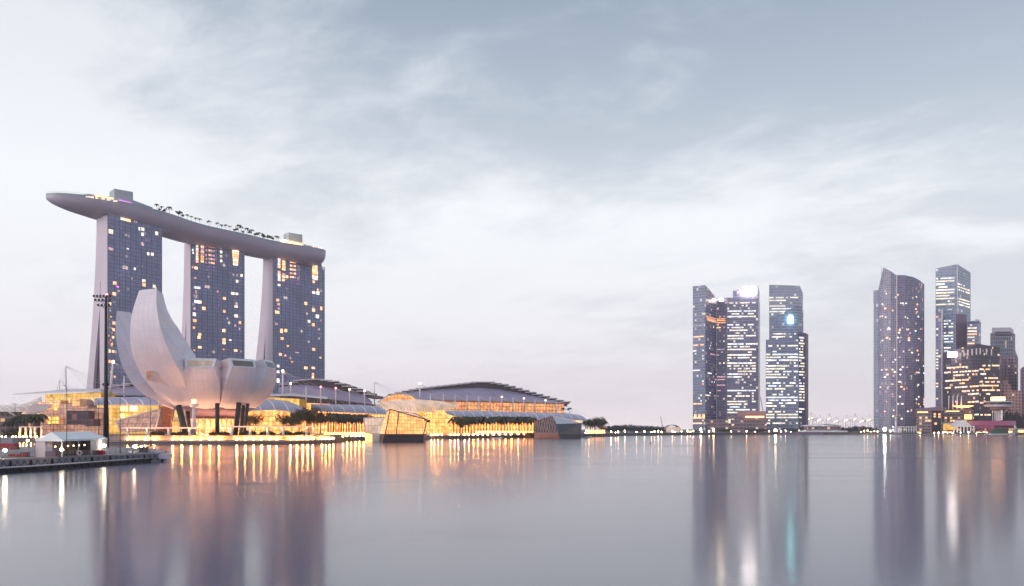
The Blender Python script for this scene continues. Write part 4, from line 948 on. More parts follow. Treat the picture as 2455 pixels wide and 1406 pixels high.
def fuv(m, pts):
    o = pts[0]; ux = (pts[1] - pts[0]).normalized(); nz = (pts[1] - pts[0]).cross(pts[-1] - pts[0]).normalized(); uy = nz.cross(ux)
    m.face(pts, [((p - o).dot(ux), (p - o).dot(uy)) for p in pts])
mid_b = f0.lerp(f1, .28); mid_t = tA.lerp(tB, .24)
fuv(m, [f0, mid_b, mid_t, tA]); fuv(m, [mid_b + Vector((0, 0, 0)), f1, tB, mid_t]); fuv(m, [f1, f2, tC, tB]); fuv(m, [f2, f3, tD, tC]); fuv(m, [f3, f0, tA, tD])
m.face([tA, mid_t, tB, tC, tD]); m.build('glazing', 'pav_gold', r)
m = M()
for a, b in ((f0, tA), (f1, tB), (tA, mid_t), (mid_t, tB), (tB, tC), (tC, tD), (tD, tA), (mid_b, mid_t), (f2, tC)): m.tube([a, b], .32, 5)
m.tube([tB - Vector((2, 0, 0)), tB + Vector((1.5, 0, -.8))], .9, 6); m.build('frame', 'copper_wall', r)
r = root_at('pale_pavilion', 'pale pink glass pavilion wing on a white and amber base left of the golden crystal', 'pavilion', 900, 470, 0)
m = M(); q = [P_(876, 1040, 470), P_(921, 1041, 462), P_(930, 1000, 462), P_(872, 1003, 470)]; fuv(m, q)
bkv = Vector((0, 20, 0)); m.face([q[3], q[2], q[2] + bkv, q[3] + bkv]); m.face([q[0] + bkv, q[0], q[3], q[3] + bkv]); m.face([q[1], q[1] + bkv, q[2] + bkv, q[2]]); m.build('glazing', 'pav_pink', r)
m = M(); m.tube([q[0], q[3]], .4, 5); m.tube([q[3], q[2]], .35, 5); m.build('frame', 'mast_white', r)
m = M(); m.block([(V(893, 462, 0).x, 462), (V(921, 462, 0).x, 462), (V(921, 480, 0).x, 480), (V(893, 480, 0).x, 480)], -1, q[0].z - .05); m.build('white_base', 'white_paint', r)
m = M(); m.block([(V(876, 466, 0).x, 466), (V(892.6, 462.5, 0).x, 462.5), (V(892.6, 480, 0).x, 480), (V(876, 480, 0).x, 480)], -1, q[0].z - .3); m.build('amber_base', 'strip_amber', r)
r = root_at('dark_pavilion', 'dark faceted glass pavilion on a brick coloured base standing in the water', 'pavilion', 1340, 640, 0)
d0 = 620
pz = lambda px, d, z: V(px, d, z)
a0, a1, a2 = V(1280, d0, -1), V(1345, d0 - 12, -1), V(1394, d0 + 20, -1); a3 = V(1290, d0 + 60, -1)
a2b = V(1392, d0 + 60, -1)
zb = 3.2
b0, b1, b2 = V(1281, d0, zb), V(1339, d0 - 12, zb), V(1393, d0 + 20, zb); b3 = V(1290, d0 + 60, zb)
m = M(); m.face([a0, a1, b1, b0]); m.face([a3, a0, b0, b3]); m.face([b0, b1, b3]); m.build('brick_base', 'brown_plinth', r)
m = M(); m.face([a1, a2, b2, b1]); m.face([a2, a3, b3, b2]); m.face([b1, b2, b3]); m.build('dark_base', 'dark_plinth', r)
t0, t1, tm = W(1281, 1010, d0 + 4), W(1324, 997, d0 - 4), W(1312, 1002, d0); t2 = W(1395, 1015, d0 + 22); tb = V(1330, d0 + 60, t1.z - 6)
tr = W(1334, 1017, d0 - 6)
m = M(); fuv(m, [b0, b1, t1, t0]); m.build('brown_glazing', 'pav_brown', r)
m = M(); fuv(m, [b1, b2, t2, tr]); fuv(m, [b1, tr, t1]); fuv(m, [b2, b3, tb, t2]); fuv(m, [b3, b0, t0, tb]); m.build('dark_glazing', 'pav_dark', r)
m = M(); m.face([t1, tr, t2, W(1355, 1003, d0 + 30)]); m.face([t0, t1, W(1355, 1003, d0 + 30), tb]); m.face([t2, tb, W(1355, 1003, d0 + 30)]); m.build('roof', 'thin_roof', r)
m = M()
for i in range(9): f = (i + .5) / 9; m.tube([b0.lerp(b1, f), t0.lerp(t1, f)], .22, 4)
for i in range(14): f = (i + .5) / 14; m.tube([b1.lerp(b2, f), tr.lerp(t2, f)], .12, 4)
m.build('mullions', 'grey_metal', r)
# slim lit navigation tower beside the lotus
r = root_at('light_tower', 'small grey watch tower with a yellow lit cap in front of the lotus museum', 'tower', 465, 390, 3.9)
m = M(); m.tube([V(465, 390, 3.9), W(465, 978, 390)], [1.1, .8], 8); m.build('shaft', 'white_concrete', r)
m = M(); c = W(465, 977, 390); m.tube([c, c + Vector((0, 0, .7))], [1.6, 2.3], 8); m.tube([c + Vector((0, 0, .7)), c + Vector((0, 0, 1.6))], 2.2, 8); m.build('gallery', 'white_paint', r)
m = M(); m.box((c.x, c.y, c.z + 2.8), (1.5, 1.5, 1.8)); m.build('lit_cap', 'glow_strip', r)
# ------------------------------------------------------------------ right-hand skyline
def tower(name, label, cat, mat, poly, z0, ztop, group=None, loc=None):
    """poly: list of (px, dist) ground corners, near side first left to right"""
    g = [V(px, d, 0) for px, d in poly]; c = sum(g, Vector()) / len(g); r = thing(name, label, cat, (c.x, c.y, z0), 0, group)
    return r, g
def face_part(r, g, i, j, z0, zt, mat, name='facade', ztj=None):
    m = M(); m.wall(g[i], g[j], z0, zt, ztj); return m.build(name, mat, r)
def roof_part(r, g, zts, mat='grey_metal', name='roof'):
    m = M(); m.face([(p.x, p.y, z - .05) for p, z in zip(g, zts)]); return m.build(name, mat, r)
def band_windows(r, a, b, zr, n_rows, dens, seed, mats=('win_cream',), fh=4.1, ph=1.9, maxn=100, seg=(3, 18), umin=0.8):
    """lit stretches of office floors, aligned to the 3 m bays and 4.1 m storeys of the facade"""
    q = random.Random(seed); L = (Vector(b[:2]) - Vector(a[:2])).length; nb = int((L - 1) / 3.0); cand = []
    for k in range(int(zr[0] / fh) + 1, int(zr[1] / fh)):
        z = (k + .66) * fh; dn = dens(z) if callable(dens) else dens; busy = q.random() < dn; pr = q.uniform(.72, .97) if busy else .10 * dn + .03; run = None; sw = q.random() < .3; mt = q.choice(mats)
        for c in range(nb + 1):
            on = c < nb and q.random() < (pr if not (sw and c > nb * .55) else .12)
            if on and run is None: run = c
            if (not on or (run is not None and c - run >= 5)) and run is not None:
                cand.append((busy, z, run * 3.0 + .5, (c - run) * 3.0 - .5, mt if q.random() < .7 else q.choice(mats))); run = c if on else None
    if len(cand) > maxn: cand = q.sample(cand, maxn)
    for _, z, u, ln, mt in cand:
        if u + ln < L - .3: pane(r, a, b, u + ln / 2, z, ln, ph * .8, mt)
    return len(cand)
Z = lambda py, d: zof(py, d)
# office tower with slanting crown (left of group)
D = 1230
r, g = tower('office_tower', 'dark blue office tower with slanting crown, leftmost of the right-hand skyline', 'skyscraper', None, [(1661, D), (1691, D - 14), (1718, D + 22), (1718, D + 60), (1661, D + 60)], LZ, 0)
zt = [Z(687, D), Z(684, D - 14), Z(715, D + 22), Z(715, D + 22), Z(687, D)]
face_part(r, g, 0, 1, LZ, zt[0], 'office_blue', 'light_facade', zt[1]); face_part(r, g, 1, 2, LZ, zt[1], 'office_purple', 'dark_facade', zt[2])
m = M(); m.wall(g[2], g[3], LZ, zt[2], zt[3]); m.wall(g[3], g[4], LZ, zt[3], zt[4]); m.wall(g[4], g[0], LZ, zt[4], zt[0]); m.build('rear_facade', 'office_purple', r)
roof_part(r, g, zt)
band_windows(r, g[0], g[1], (12, 200), 44, .18, 1, ('win_cream', 'win_white', 'win_dim', 'win_warm'), seg=(2, 6), maxn=28); band_windows(r, g[1], g[2], (12, 215), 44, .22, 2, ('win_dim', 'win_white', 'win_cream', 'win_pink'), seg=(1.5, 5), maxn=32)
for py in (762, 766, 770): pane_px(r, g[1], g[2], 1705, py, 22, 2.2, 'win_amber')
for px in (1667, 1677, 1687): pane_px(r, g[0], g[1], px, 999, 5, 10, 'win_warm')
r, g = tower('office_tower', 'darker lower block joined to the right side of the slant crowned tower', 'skyscraper', None, [(1718.3, D + 20), (1742, D + 16), (1742, D + 60), (1718.3, D + 60)], LZ, 0)
zt = [Z(722, D + 20), Z(725, D + 16), Z(725, D + 16), Z(722, D + 20)]
m = M(); u = 0
for i in range(4): u = m.wall(g[i], g[(i + 1) % 4], LZ, zt[i], zt[(i + 1) % 4], u)
m.build('facade', 'office_purple', r); roof_part(r, g, zt)
band_windows(r, g[0], g[1], (12, 180), 40, .2, 3, ('win_dim', 'win_cream', 'win_pink', 'win_warm'), seg=(1.2, 4), maxn=26)
for py in (765, 769, 774): pane_px(r, g[0], g[1], 1729, py, 20, 2.4, 'win_amber')
m = M(); 
# second tower with blazing rooftop sign
D = 1250
r, g = tower('office_tower', 'office tower with a blazing white rooftop sign and many lit floors', 'skyscraper', None, [(1743.3, D), (1818, D - 4), (1822, D + 55), (1745, D + 55)], LZ, 0)
zt = [Z(714, D), Z(714, D - 4), Z(714, D), Z(714, D)]
m = M(); u = 0
for i in range(4): u = m.wall(g[i], g[(i + 1) % 4], LZ, zt[i], zt[(i + 1) % 4], u)
m.build('facade', 'office_mauve', r); roof_part(r, g, zt)
m = M(); c = [V(1757, D + 2, 0), V(1818, D - 3, 0), V(1821, D + 50, 0), V(1759, D + 50, 0)]; m.block([(p.x, p.y) for p in c], zt[0] - .2, [Z(697, D), Z(687, D), Z(687, D), Z(697, D)]); m.build('crown', 'office_mauve', r)
m = M(); c = [V(1735, D + 5, 0), V(1743, D + 5, 0), V(1743, D + 50, 0), V(1735, D + 50, 0)]; m.block([(p.x, p.y) for p in c], LZ, Z(713, D)); m.build('side_wing', 'office_purple', r)
a, b = g[0], g[1]
band_windows(r, a, b, (14, 168), 38, lambda z: .72 if z < 120 else .6, 4, ('win_cream', 'win_cream', 'win_white'), seg=(4, 16), maxn=86, ph=2.1)
band_windows(r, a, b, (Z(766, D), Z(722, D)), 8, .75, 5, ('win_cream', 'win_white'), seg=(3, 12), maxn=24, ph=2.0)
m = M(); p = W(1796, 697, D - 5); m.box((p.x, p.y - 1.0, p.z), (20, 1.2, 11)); m.build('rooftop_sign', 'sign_white', r)
m = M(); p = W(1729, 720, D); m.sphere((p.x, p.y, p.z), 2.6); t = thing('beacon', 'white light on the roof edge between the two leftmost skyline towers', 'light', (p.x, p.y + 6, p.z - 4)); m.build('lens', 'lamp_cool', t)
m = M(); m.tube([(p.x, p.y + 3, p.z - 4), (p.x, p.y + 1, p.z)], .5, 6); m.build('bracket', 'grey_metal', t)
# third tower group
D = 1225
r, g = tower('office_tower', 'pale office tower with chamfered top rising behind the teal signed block', 'skyscraper', None, [(1844, D), (1917, D - 2), (1925, D + 14), (1925, D + 60), (1846, D + 60)], LZ, 0)
zt = [Z(683, D), Z(686, D), Z(699, D), Z(699, D), Z(683, D)]
m = M(); u = 0
for i in range(5): u = m.wall(g[i], g[(i + 1) % 5], LZ, zt[i], zt[(i + 1) % 5], u)
m.build('facade', 'office_light', r); roof_part(r, g, zt)
band_windows(r, g[0], g[1], (Z(765, D), Z(708, D)), 9, .75, 6, ('win_cream', 'win_cream', 'win_white'), seg=(5, 18), maxn=24)
D2 = 1210
r, g = tower('office_tower', 'blue glass office block with a glowing teal sign and wedge shaped top', 'skyscraper', None, [(1844.5, D2), (1914, D2 - 4), (1926, D2 + 12), (1926, D2 + 50), (1846, D2 + 50)], LZ, 0)
zt = [Z(765, D2), Z(733, D2), Z(738, D2), Z(738, D2), Z(765, D2)]
m = M(); u = 0
for i in range(5): u = m.wall(g[i], g[(i + 1) % 5], LZ, zt[i], zt[(i + 1) % 5], u)
m.build('facade', 'office_blue', r); roof_part(r, g, zt)
a, b = g[0], g[1]
for py, x0, x1 in ((801, 1853, 1885), (801, 1892, 1894), (808, 1850, 1882), (808, 1893, 1898), (801, 1904, 1908)): pane_px(r, a, b, (x0 + x1) / 2, py, x1 - x0, 2.5, 'win_cream')
m = M(); p = W(1895.5, 766, D2 - 5)
th_ = [(-3.6, -6), (3.6, -6), (3.6, 3), (2, 6), (-2, 6), (-3.6, 3)]
extr(m, [Vector((p.x + x, p.y - .8, p.z + z)) for x, z in th_], (0, 1.2, 0)); m.build('teal_sign', 'sign_teal', r)
D3 = 1195
r, g = tower('office_tower', 'lower front block of the third skyline tower with nearly every floor lit', 'skyscraper', None, [(1836, D3), (1915, D3 - 3), (1915, D3 + 9), (1836, D3 + 9)], LZ, 0)
zt = [Z(815, D3)] * 4
m = M(); u = 0
for i in range(4): u = m.wall(g[i], g[(i + 1) % 4], LZ, zt[i], zt[(i + 1) % 4], u)
m.build('facade', 'office_blue', r); roof_part(r, g, zt)
a, b = g[0], g[1]
band_windows(r, a, b, (10, 130), 29, lambda z: .9 if 45 < z < 95 else .68, 8, ('win_cream', 'win_cream', 'win_white', 'win_cream'), seg=(5, 14), maxn=98, ph=2.2)
r, g = tower('office_tower', 'narrow dark slab with a pink right edge, right of the third skyline tower', 'skyscraper', None, [(1915.3, D3 + 2), (1932, D3 + 10), (1938, D3 + 30), (1916, D3 + 40)], LZ, 0)
zt = [Z(797, D3)] * 4
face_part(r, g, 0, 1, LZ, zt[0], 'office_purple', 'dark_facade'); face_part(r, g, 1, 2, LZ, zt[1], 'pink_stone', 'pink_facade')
m = M(); m.wall(g[2], g[3], LZ, zt[0]); m.wall(g[3], g[0], LZ, zt[0]); m.build('rear_facade', 'office_purple', r); roof_part(r, g, zt)
band_windows(r, g[0], g[1], (20, 140), 30, .6, 9, ('win_cream', 'win_white', 'win_cream'), seg=(3, 7), maxn=30, ph=2.3)
# podium between the towers
D = 1130
r, g = tower('podium_building', 'low stepped stone building between the feet of the second and third skyline towers', 'building', None, [(1695, D), (1838, D - 6), (1838, D + 50), (1695, D + 50)], LZ, 0)
m = M(); m.block([(p.x, p.y) for p in g], LZ, Z(1006, D)); m.build('lower_storey', 'podium_wall', r)
m = M(); c = [V(1745, D + 6, 0), V(1837, D + 2, 0), V(1837, D + 45, 0), V(1745, D + 45, 0)]; m.block([(p.x, p.y) for p in c], Z(1006, D) + .01, Z(997, D)); m.build('middle_storey', 'podium_wall', r)
m = M(); c = [V(1768, D + 12, 0), V(1836, D + 8, 0), V(1836, D + 40, 0), V(1768, D + 40, 0)]; m.block([(p.x, p.y) for p in c], Z(997, D) + .01, Z(986, D)); m.build('upper_storey', 'pink_stone', r)
m = M(); p0, p1 = W(1788, 1000, D), W(1832, 1000, D); m.box(((p0.x + p1.x) / 2, D + 1, p0.z), (p1.x - p0.x, 1, 2)); m.build('lit_strip', 'glow_strip', r)
for px in (1748, 1756): 
    m = M(); p = W(px, 1010, D); m.box((p.x, D - 2, p.z), (3, 1, 6)); m.build('lit_window', 'win_cream', r)
# residential tower with pointed sail crown
D = 1120
r = thing('residential_tower', 'slender grey residential tower with a pointed sail shaped crown', 'skyscraper', tuple(V(2155, D + 15, LZ)))
def curved(r, pts, zt, mat, name):
    """pts: (px,d); zt: heights per point"""
    m = M(); u = 0
    g = [V(px, d, 0) for px, d in pts]
    for i in range(len(g) - 1): u = m.wall(g[i], g[i + 1], LZ, zt[i], zt[i + 1], u)
    o = m.build(name, mat, r); return g
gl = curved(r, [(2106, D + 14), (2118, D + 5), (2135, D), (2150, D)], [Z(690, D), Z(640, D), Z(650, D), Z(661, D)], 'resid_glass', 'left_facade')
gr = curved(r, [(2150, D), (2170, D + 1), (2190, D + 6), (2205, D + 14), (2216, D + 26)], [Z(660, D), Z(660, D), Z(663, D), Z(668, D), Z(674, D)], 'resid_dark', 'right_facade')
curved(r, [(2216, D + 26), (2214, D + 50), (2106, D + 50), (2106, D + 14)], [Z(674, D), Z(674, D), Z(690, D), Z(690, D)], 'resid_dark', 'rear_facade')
m = M(); gg = gl + gr[1:] + [V(2214, D + 50, 0), V(2106, D + 50, 0)]; zz = [Z(692, D)] * 4 + [Z(672, D)] * 4 + [Z(674, D), Z(690, D)]
m.face([(p.x, p.y, z - 3) for p, z in zip(gg, zz)]); m.build('roof', 'grey_metal', r)
m = M(); m.block([(V(2094, D + 16, 0).x, D + 16), (V(2106, D + 13.5, 0).x, D + 13.5), (V(2106, D + 45, 0).x, D + 45), (V(2094, D + 45, 0).x, D + 45)], LZ, Z(692, D)); m.build('side_wing', 'office_light', r)
m = M(); m.block([(V(2094.2, D + 15, 0).x, D + 15), (V(2096, D + 15, 0).x, D + 15), (V(2096, D + 16, 0).x, D + 16), (V(2094.2, D + 16, 0).x, D + 16)], LZ, Z(724, D)); m.build('edge_fin', 'white_paint', r)
m = M(); p = V(2150, D - .8, 0); m.box((p.x, p.y, (Z(661, D) + LZ) / 2), (.9, 1.2, Z(661, D) - LZ)); m.build('edge_fin', 'mast_white', r)
m = M(); p = W(2114, 641, D + 8); m.tube([p + Vector((0, 0, -22)), p], [.5, .25], 5); m.build('spire', 'grey_metal', r)
q = random.Random(5); k = 0
for i in range(34):
    j = q.randrange(3); a, b = gl[j], gl[j + 1]; L = (b - a).length; pane(r, a, b, q.uniform(1.5, L - 1.5), LZ + 3.3 * q.randrange(3, 58) + 1.6, q.uniform(1.6, 3), 2, q.choice(['win_cream', 'win_pink', 'win_warm', 'win_white']))
for i in range(56):
    j = q.randrange(4); a, b = gr[j], gr[j + 1]; L = (b - a).length; pane(r, a, b, q.uniform(1.5, L - 1.5), LZ + 3.3 * q.randrange(3, 56) + 1.6, q.uniform(1.6, 3.4), 2, q.choice(['win_cream', 'win_warm', 'win_warm', 'win_pink', 'win_white', 'win_cream']))
# tall office tower at right
D = 1180
r, g = tower('office_tower', 'tall flat topped office tower with bright floors wrapping its corner, right of the sail tower', 'skyscraper', None, [(2243, D + 4), (2295, D - 4), (2327, D + 34), (2327, D + 60), (2243, D + 60)], LZ, 0)
zt = [Z(643, D), Z(635, D), Z(653, D + 30), Z(653, D + 30), Z(643, D)]
face_part(r, g, 0, 1, LZ, zt[0], 'office_light', 'left_facade', zt[1]); face_part(r, g, 1, 2, LZ, zt[1], 'office_light', 'right_facade', zt[2])
m = M(); m.wall(g[2], g[3], LZ, zt[2], zt[3]); m.wall(g[3], g[4], LZ, zt[3], zt[4]); m.wall(g[4], g[0], LZ, zt[4], zt[0]); m.build('rear_facade', 'office_light', r); roof_part(r, g, zt)
m = M(); m.box((g[1].x, g[1].y - .4, (zt[1] + LZ) / 2), (.8, .8, zt[1] - LZ)); m.build('corner_fin', 'mast_white', r)
band_windows(r, g[0], g[1], (Z(740, D), Z(664, D)), 13, .8, 11, ('win_cream', 'win_cream', 'win_white'), seg=(4, 14), maxn=60, ph=2.2)
band_windows(r, g[1], g[2], (Z(738, D), Z(676, D)), 9, .6, 12, ('win_cream', 'win_white'), seg=(4, 14), maxn=30, ph=2.0)
r, g = tower('office_tower', 'mid height office block with a plain mauve flank before the tall flat topped tower', 'skyscraper', None, [(2262, D - 40), (2292, D - 44), (2318, D - 36), (2318, D - 10), (2262, D - 10)], LZ, 0)
zt = [Z(744, D - 40)] * 5; zt[2] = zt[3] = Z(756, D - 40)
face_part(r, g, 0, 1, LZ, zt[0], 'office_blue', 'left_facade', zt[1]); face_part(r, g, 1, 2, LZ, Z(754, D - 40), 'mauve_panel', 'flank')
m = M(); m.wall(g[2], g[3], LZ, zt[2]); m.wall(g[3], g[4], LZ, zt[3], zt[4]); m.wall(g[4], g[0], LZ, zt[4]); m.build('rear_facade', 'office_blue', r); roof_part(r, g, [zt[0], Z(754, D - 40), Z(754, D - 40), Z(754, D - 40), zt[0]])
band_windows(r, g[0], g[1], (60, Z(770, D)), 16, .3, 13, ('win_cream', 'win_white'), seg=(3, 9), maxn=24, ph=2)
r, g = tower('lift_tower', 'narrow glass shaft with a white edge before the left side of the tall tower', 'skyscraper', None, [(2243.5, D - 50), (2257, D - 52), (2257, D - 30), (2243.5, D - 30)], LZ, 0)
m = M(); m.block([(p.x, p.y) for p in g], LZ, Z(752, D - 50)); m.build('shaft', 'office_mauve', r)
m = M(); p = V(2258, D - 52, 0); m.box((p.x, p.y, Z(742, D - 50) / 2 + 1), (1.4, 1.4, Z(742, D - 50) - 2)); m.build('edge_fin', 'mast_white', r)
band_windows(r, g[0], g[1], (20, 160), 30, .4, 14, ('win_warm', 'win_cream'), seg=(2, 5), maxn=24, ph=2)
r, g = tower('office_tower', 'short grey office block with a roof box just right of the tall flat topped tower', 'skyscraper', None, [(2319, D - 60), (2346, D - 62), (2352, D - 50), (2352, D - 20), (2319, D - 20)], LZ, 0)
m = M(); m.block([(p.x, p.y) for p in g], LZ, Z(770, D - 60)); m.build('facade', 'office_mauve', r)
m = M(); c = [V(2338, D - 55, 0), V(2349, D - 52, 0), V(2349, D - 30, 0), V(2338, D - 30, 0)]; m.block([(p.x, p.y) for p in c], Z(770, D - 60) + .01, Z(765, D - 60)); m.build('roof_box', 'white_concrete', r)
m = M(); m.block([(p.x, p.y + .2 - (.8 if i < 2 else 0)) for i, p in enumerate(g)], Z(776, D - 60), Z(774, D - 60)); m.build('cornice', 'louver_dark', r)
band_windows(r, g[0], g[1], (100, Z(785, D)), 14, .5, 15, ('win_warm', 'win_cream'), seg=(3, 9), maxn=22, ph=2)
# dark block with curved left face
D = 1060
gp = [(2262, D + 30), (2280, D + 14), (2305, D + 4), (2330, D - 2), (2347, D - 4), (2397, D + 12), (2397, D + 60), (2262, D + 60)]
r, g = tower('office_block', 'broad black office block with rows of warm lit windows and a bright corner sign', 'office block', None, gp, LZ, 0)
zt = [Z(846, D), Z(840, D), Z(833, D), Z(828, D), Z(826, D), Z(831, D), Z(831, D), Z(846, D)]
m = M(); u = 0
for i in range(8): u = m.wall(g[i], g[(i + 1) % 8], LZ, zt[i], zt[(i + 1) % 8], u)
m.build('facade', 'black_block', r); roof_part(r, g, zt)
for px in (2310, 2320, 2330, 2340, 2349, 2364, 2376):
    i = max(j for j in range(5) if gp[j][0] <= px) if px < 2347 else 4; u_, p = on_line(g[i], g[i + 1], px)
    m = M(); m.box((p.x, p.y - .8, Z(843 + (px - 2347) * (-.13 if px < 2347 else .05), D)), (1.4, .8, 8)); m.build('fin', 'mast_white', r)
q = random.Random(21)
rowsb = [(881, 2270, 2318), (892, 2264, 2345), (900, 2285, 2332), (912, 2266, 2320), (920, 2300, 2308), (929, 2265, 2345), (939, 2298, 2345), (947, 2320, 2345), (966, 2320, 2345), (997, 2325, 2352)]
for py, x0, x1 in rowsb:
    px = x0
    while px < x1:
        i = max(j for j in range(4) if gp[j][0] <= px + 1); ln = q.uniform(4, 9)
        if px + ln > gp[i + 1][0]: ln = max(2, gp[i + 1][0] - px)
        if q.random() < .85: pane_px(r, g[i], g[i + 1], px + ln / 2, py - (px - 2262) * .06 + 2, ln * .85, 3.6, q.choice(['win_warm', 'win_cream', 'win_cream']))
        px += ln
for py, x0, x1 in [(877, 2355, 2396), (886, 2348, 2368), (897, 2350, 2362), (907, 2360, 2390), (916, 2348, 2395), (925, 2348, 2396), (936, 2348, 2396), (945, 2358, 2388), (966, 2349, 2370), (995, 2350, 2372)]:
    px = x0
    while px < x1 and len([c for c in [0]]) :
        ln = q.uniform(3, 7); pane_px(r, g[4], g[5], px + ln / 2, py, ln * .85, 3.4, q.choice(['win_warm', 'win_cream'])) if q.random() < .8 else None; px += ln
m = M(); p = W(2279, 851, D + 6); m.box((p.x, p.y - 4, p.z), (11, 1.2, 7)); m.build('corner_sign', 'sign_white', r)
# buildings at the right edge
D = 1300
r, g = tower('gridded_tower', 'white gridded office tower peeping above the black office block', 'skyscraper', None, [(2374, D + 8), (2384, D), (2426, D), (2434, D + 20), (2434, D + 50), (2374, D + 50)], LZ, 0)
m = M(); m.block([(p.x, p.y) for p in g], LZ, Z(798, D)); m.build('facade', 'grid_white', r)
m = M(); c = [V(2378, D + 6, 0), V(2424, D + 3, 0), V(2430, D + 40, 0), V(2378, D + 40, 0)]; m.block([(p.x, p.y) for p in c], Z(798, D) + .01, Z(785, D)); m.build('crown', 'white_concrete', r)
for py in (797, 804):
    pane_px(r, g[1], g[2], 2405, py, 38, 2.6, 'louver_dark', 'plant_louvre')
r, g = tower('slab_tower', 'pale sloping sided tower just right of the white gridded tower', 'skyscraper', None, [(2426, D + 30), (2440, D + 40), (2440, D + 70), (2426, D + 70)], LZ, 0)
m = M(); m.block([(p.x, p.y) for p in g], LZ, [Z(815, D), Z(850, D), Z(850, D), Z(815, D)]); m.build('facade', 'office_light', r)
r, g = tower('tower_block', 'mauve concrete tower block with vertical ribs behind the pink hotel', 'tower block', None, [(2398, D - 150), (2437, D - 150), (2441, D - 120), (2398, D - 120)], LZ, 0)
m = M(); m.block([(p.x, p.y) for p in g], LZ, Z(854, D - 150)); m.build('facade', 'pink_block', r)
for px in (2411, 2423): 
    m = M(); p = V(px, D - 151, 0); m.box((p.x, p.y, Z(860, D - 150) / 2), (1.6, 1, Z(860, D - 150))); m.build('rib', 'mauve_panel', r)
r, g = tower('tower_block', 'dark red brown tower block cut by the right edge of the picture', 'tower block', None, [(2446, D - 180), (2480, D - 180), (2480, D - 150), (2446, D - 150)], LZ, 0)
m = M(); m.block([(p.x, p.y) for p in g], LZ, [Z(885, D - 180), Z(862, D - 180), Z(862, D - 180), Z(885, D - 180)]); m.build('facade', 'pink_block', r)
D = 1085
r, g = tower('stepped_hotel', 'pink stone hotel stepping down to the right behind the saucer tower', 'hotel', None, [(2398, D), (2412, D - 3), (2450, D - 3), (2450, D + 40), (2398, D + 40)], LZ, 0)
m = M(); m.block([(p.x, p.y) for p in g], LZ, Z(937, D)); m.build('main_block', 'hotel_pink', r)
m = M(); c = [V(2399, D + 2, 0), V(2424, D + 1, 0), V(2424, D + 30, 0), V(2399, D + 30, 0)]; m.block([(p.x, p.y) for p in c], Z(937, D) + .01, Z(922, D)); m.build('upper_block', 'hotel_pink', r)
m = M(); c = [V(2403, D + 4, 0), V(2416, D + 3, 0), V(2416, D + 24, 0), V(2403, D + 24, 0)]; m.block([(p.x, p.y) for p in c], Z(922, D) + .01, Z(911, D)); m.build('tower_top', 'pink_stone', r)
m = M(); c = [V(2400, D + 4, 0), V(2448, D + 3, 0), V(2448, D + 5, 0), V(2400, D + 5, 0)]
for i in range(3):
    p = W(2404 + i * 4, 910 - i, D + 8); m.tube([p, p + Vector((0, 0, 3))], [1.2, .1], 6)
m.build('turret', 'pink_stone', r)
# saucer lookout tower
D = 1030
r = thing('lookout_tower', 'saucer topped lookout tower on a slim shaft with a white lit box on top', 'tower', tuple(V(2393, D, LZ)))
c = V(2393, D, 0)
def disc(m, z0, r0, z1, r1, n=24): m.loft([[(c.x + math.cos(2 * math.pi * k / n) * rr, c.y + math.sin(2 * math.pi * k / n) * rr, z) for k in range(n)] for z, rr in ((z0, r0), (z1, r1))], smooth=False)
zz = lambda py: Z(py, D)
m = M(); disc(m, LZ, 3.2, zz(984), 3.0); m.build('shaft', 'white_concrete', r)
m = M(); disc(m, zz(976), 14.5, zz(971), 16.4); m.build('saucer_base', 'white_paint', r)
m = M(); disc(m, zz(971) + .01, 15.6, zz(965), 15.8); m.build('window_band', 'dark_glass', r)
m = M(); disc(m, zz(965) + .01, 16.3, zz(963.5), 15.5); m.build('saucer_roof', 'white_paint', r)
m = M(); disc(m, zz(983), 10.5, zz(981), 12.4); disc(m, zz(981) + .01, 9, zz(976) - .01, 9.3); m.build('lower_gallery', 'pink_stone', r)
m = M(); m.box((c.x - .2, c.y, zz(956.5)), (13, 9, 4.6)); m.build('lit_box', 'glow_strip', r)
for k in range(6): 
    m = M(); m.box((c.x + 2.6, c.y - 3.2, zz(986 + k * 4)), (1.4, .5, 1.2)); m.build('stair_light', 'win_cream', r)
for k in range(3):
    m = M(); m.tube([V(2380 + k * 4.5, D - 3, LZ), W(2380 + k * 4.5, 983, D - 3)], .35, 5); m.build('outer_column', 'mast_white', r)
# waterfront pavilions
D = 1012
r, g = tower('waterfront_block', 'six storey waterfront block with an amber lit top floor and curved roof canopy', 'building', None, [(2196, D + 8), (2234, D - 2), (2256, D + 2), (2256, D + 40), (2196, D + 40)], LZ, 0)
m = M(); m.wall(g[0], g[1], LZ, zz(985)); m.wall(g[4], g[0], LZ, zz(985)); m.wall(g[3], g[4], LZ, zz(985)); m.build('front_facade', 'low_block', r)
m = M(); m.wall(g[1], g[2], LZ, zz(985)); m.wall(g[2], g[3], LZ, zz(985)); m.build('side_facade', 'dark_stone', r)
m = M(); c4 = [V(2193, D + 4, 0), V(2250, D - 6, 0), V(2262, D + 10, 0), V(2200, D + 42, 0)]; m.block([(p.x, p.y) for p in c4], zz(985) + .01, [zz(980), zz(976), zz(977), zz(979)]); m.build('canopy_roof', 'mauve_panel', r)
pane_px(r, g[0], g[1], 2212, 988.5, 26, 3, 'strip_amber', 'lit_top_floor')
for px, py in ((2241, 993), (2241, 999), (2252, 994), (2252, 1000), (2243, 1016)): pane_px(r, g[1], g[2], px, py, 5, 4, 'win_warm')
r, g = tower('waterfront_block', 'wide low block with dark balconies and amber lit eaves behind the white gabled pier', 'building', None, [(2257, D + 20), (2310, D + 18), (2335, D + 24), (2335, D + 50), (2257, D + 50)], LZ, 0)
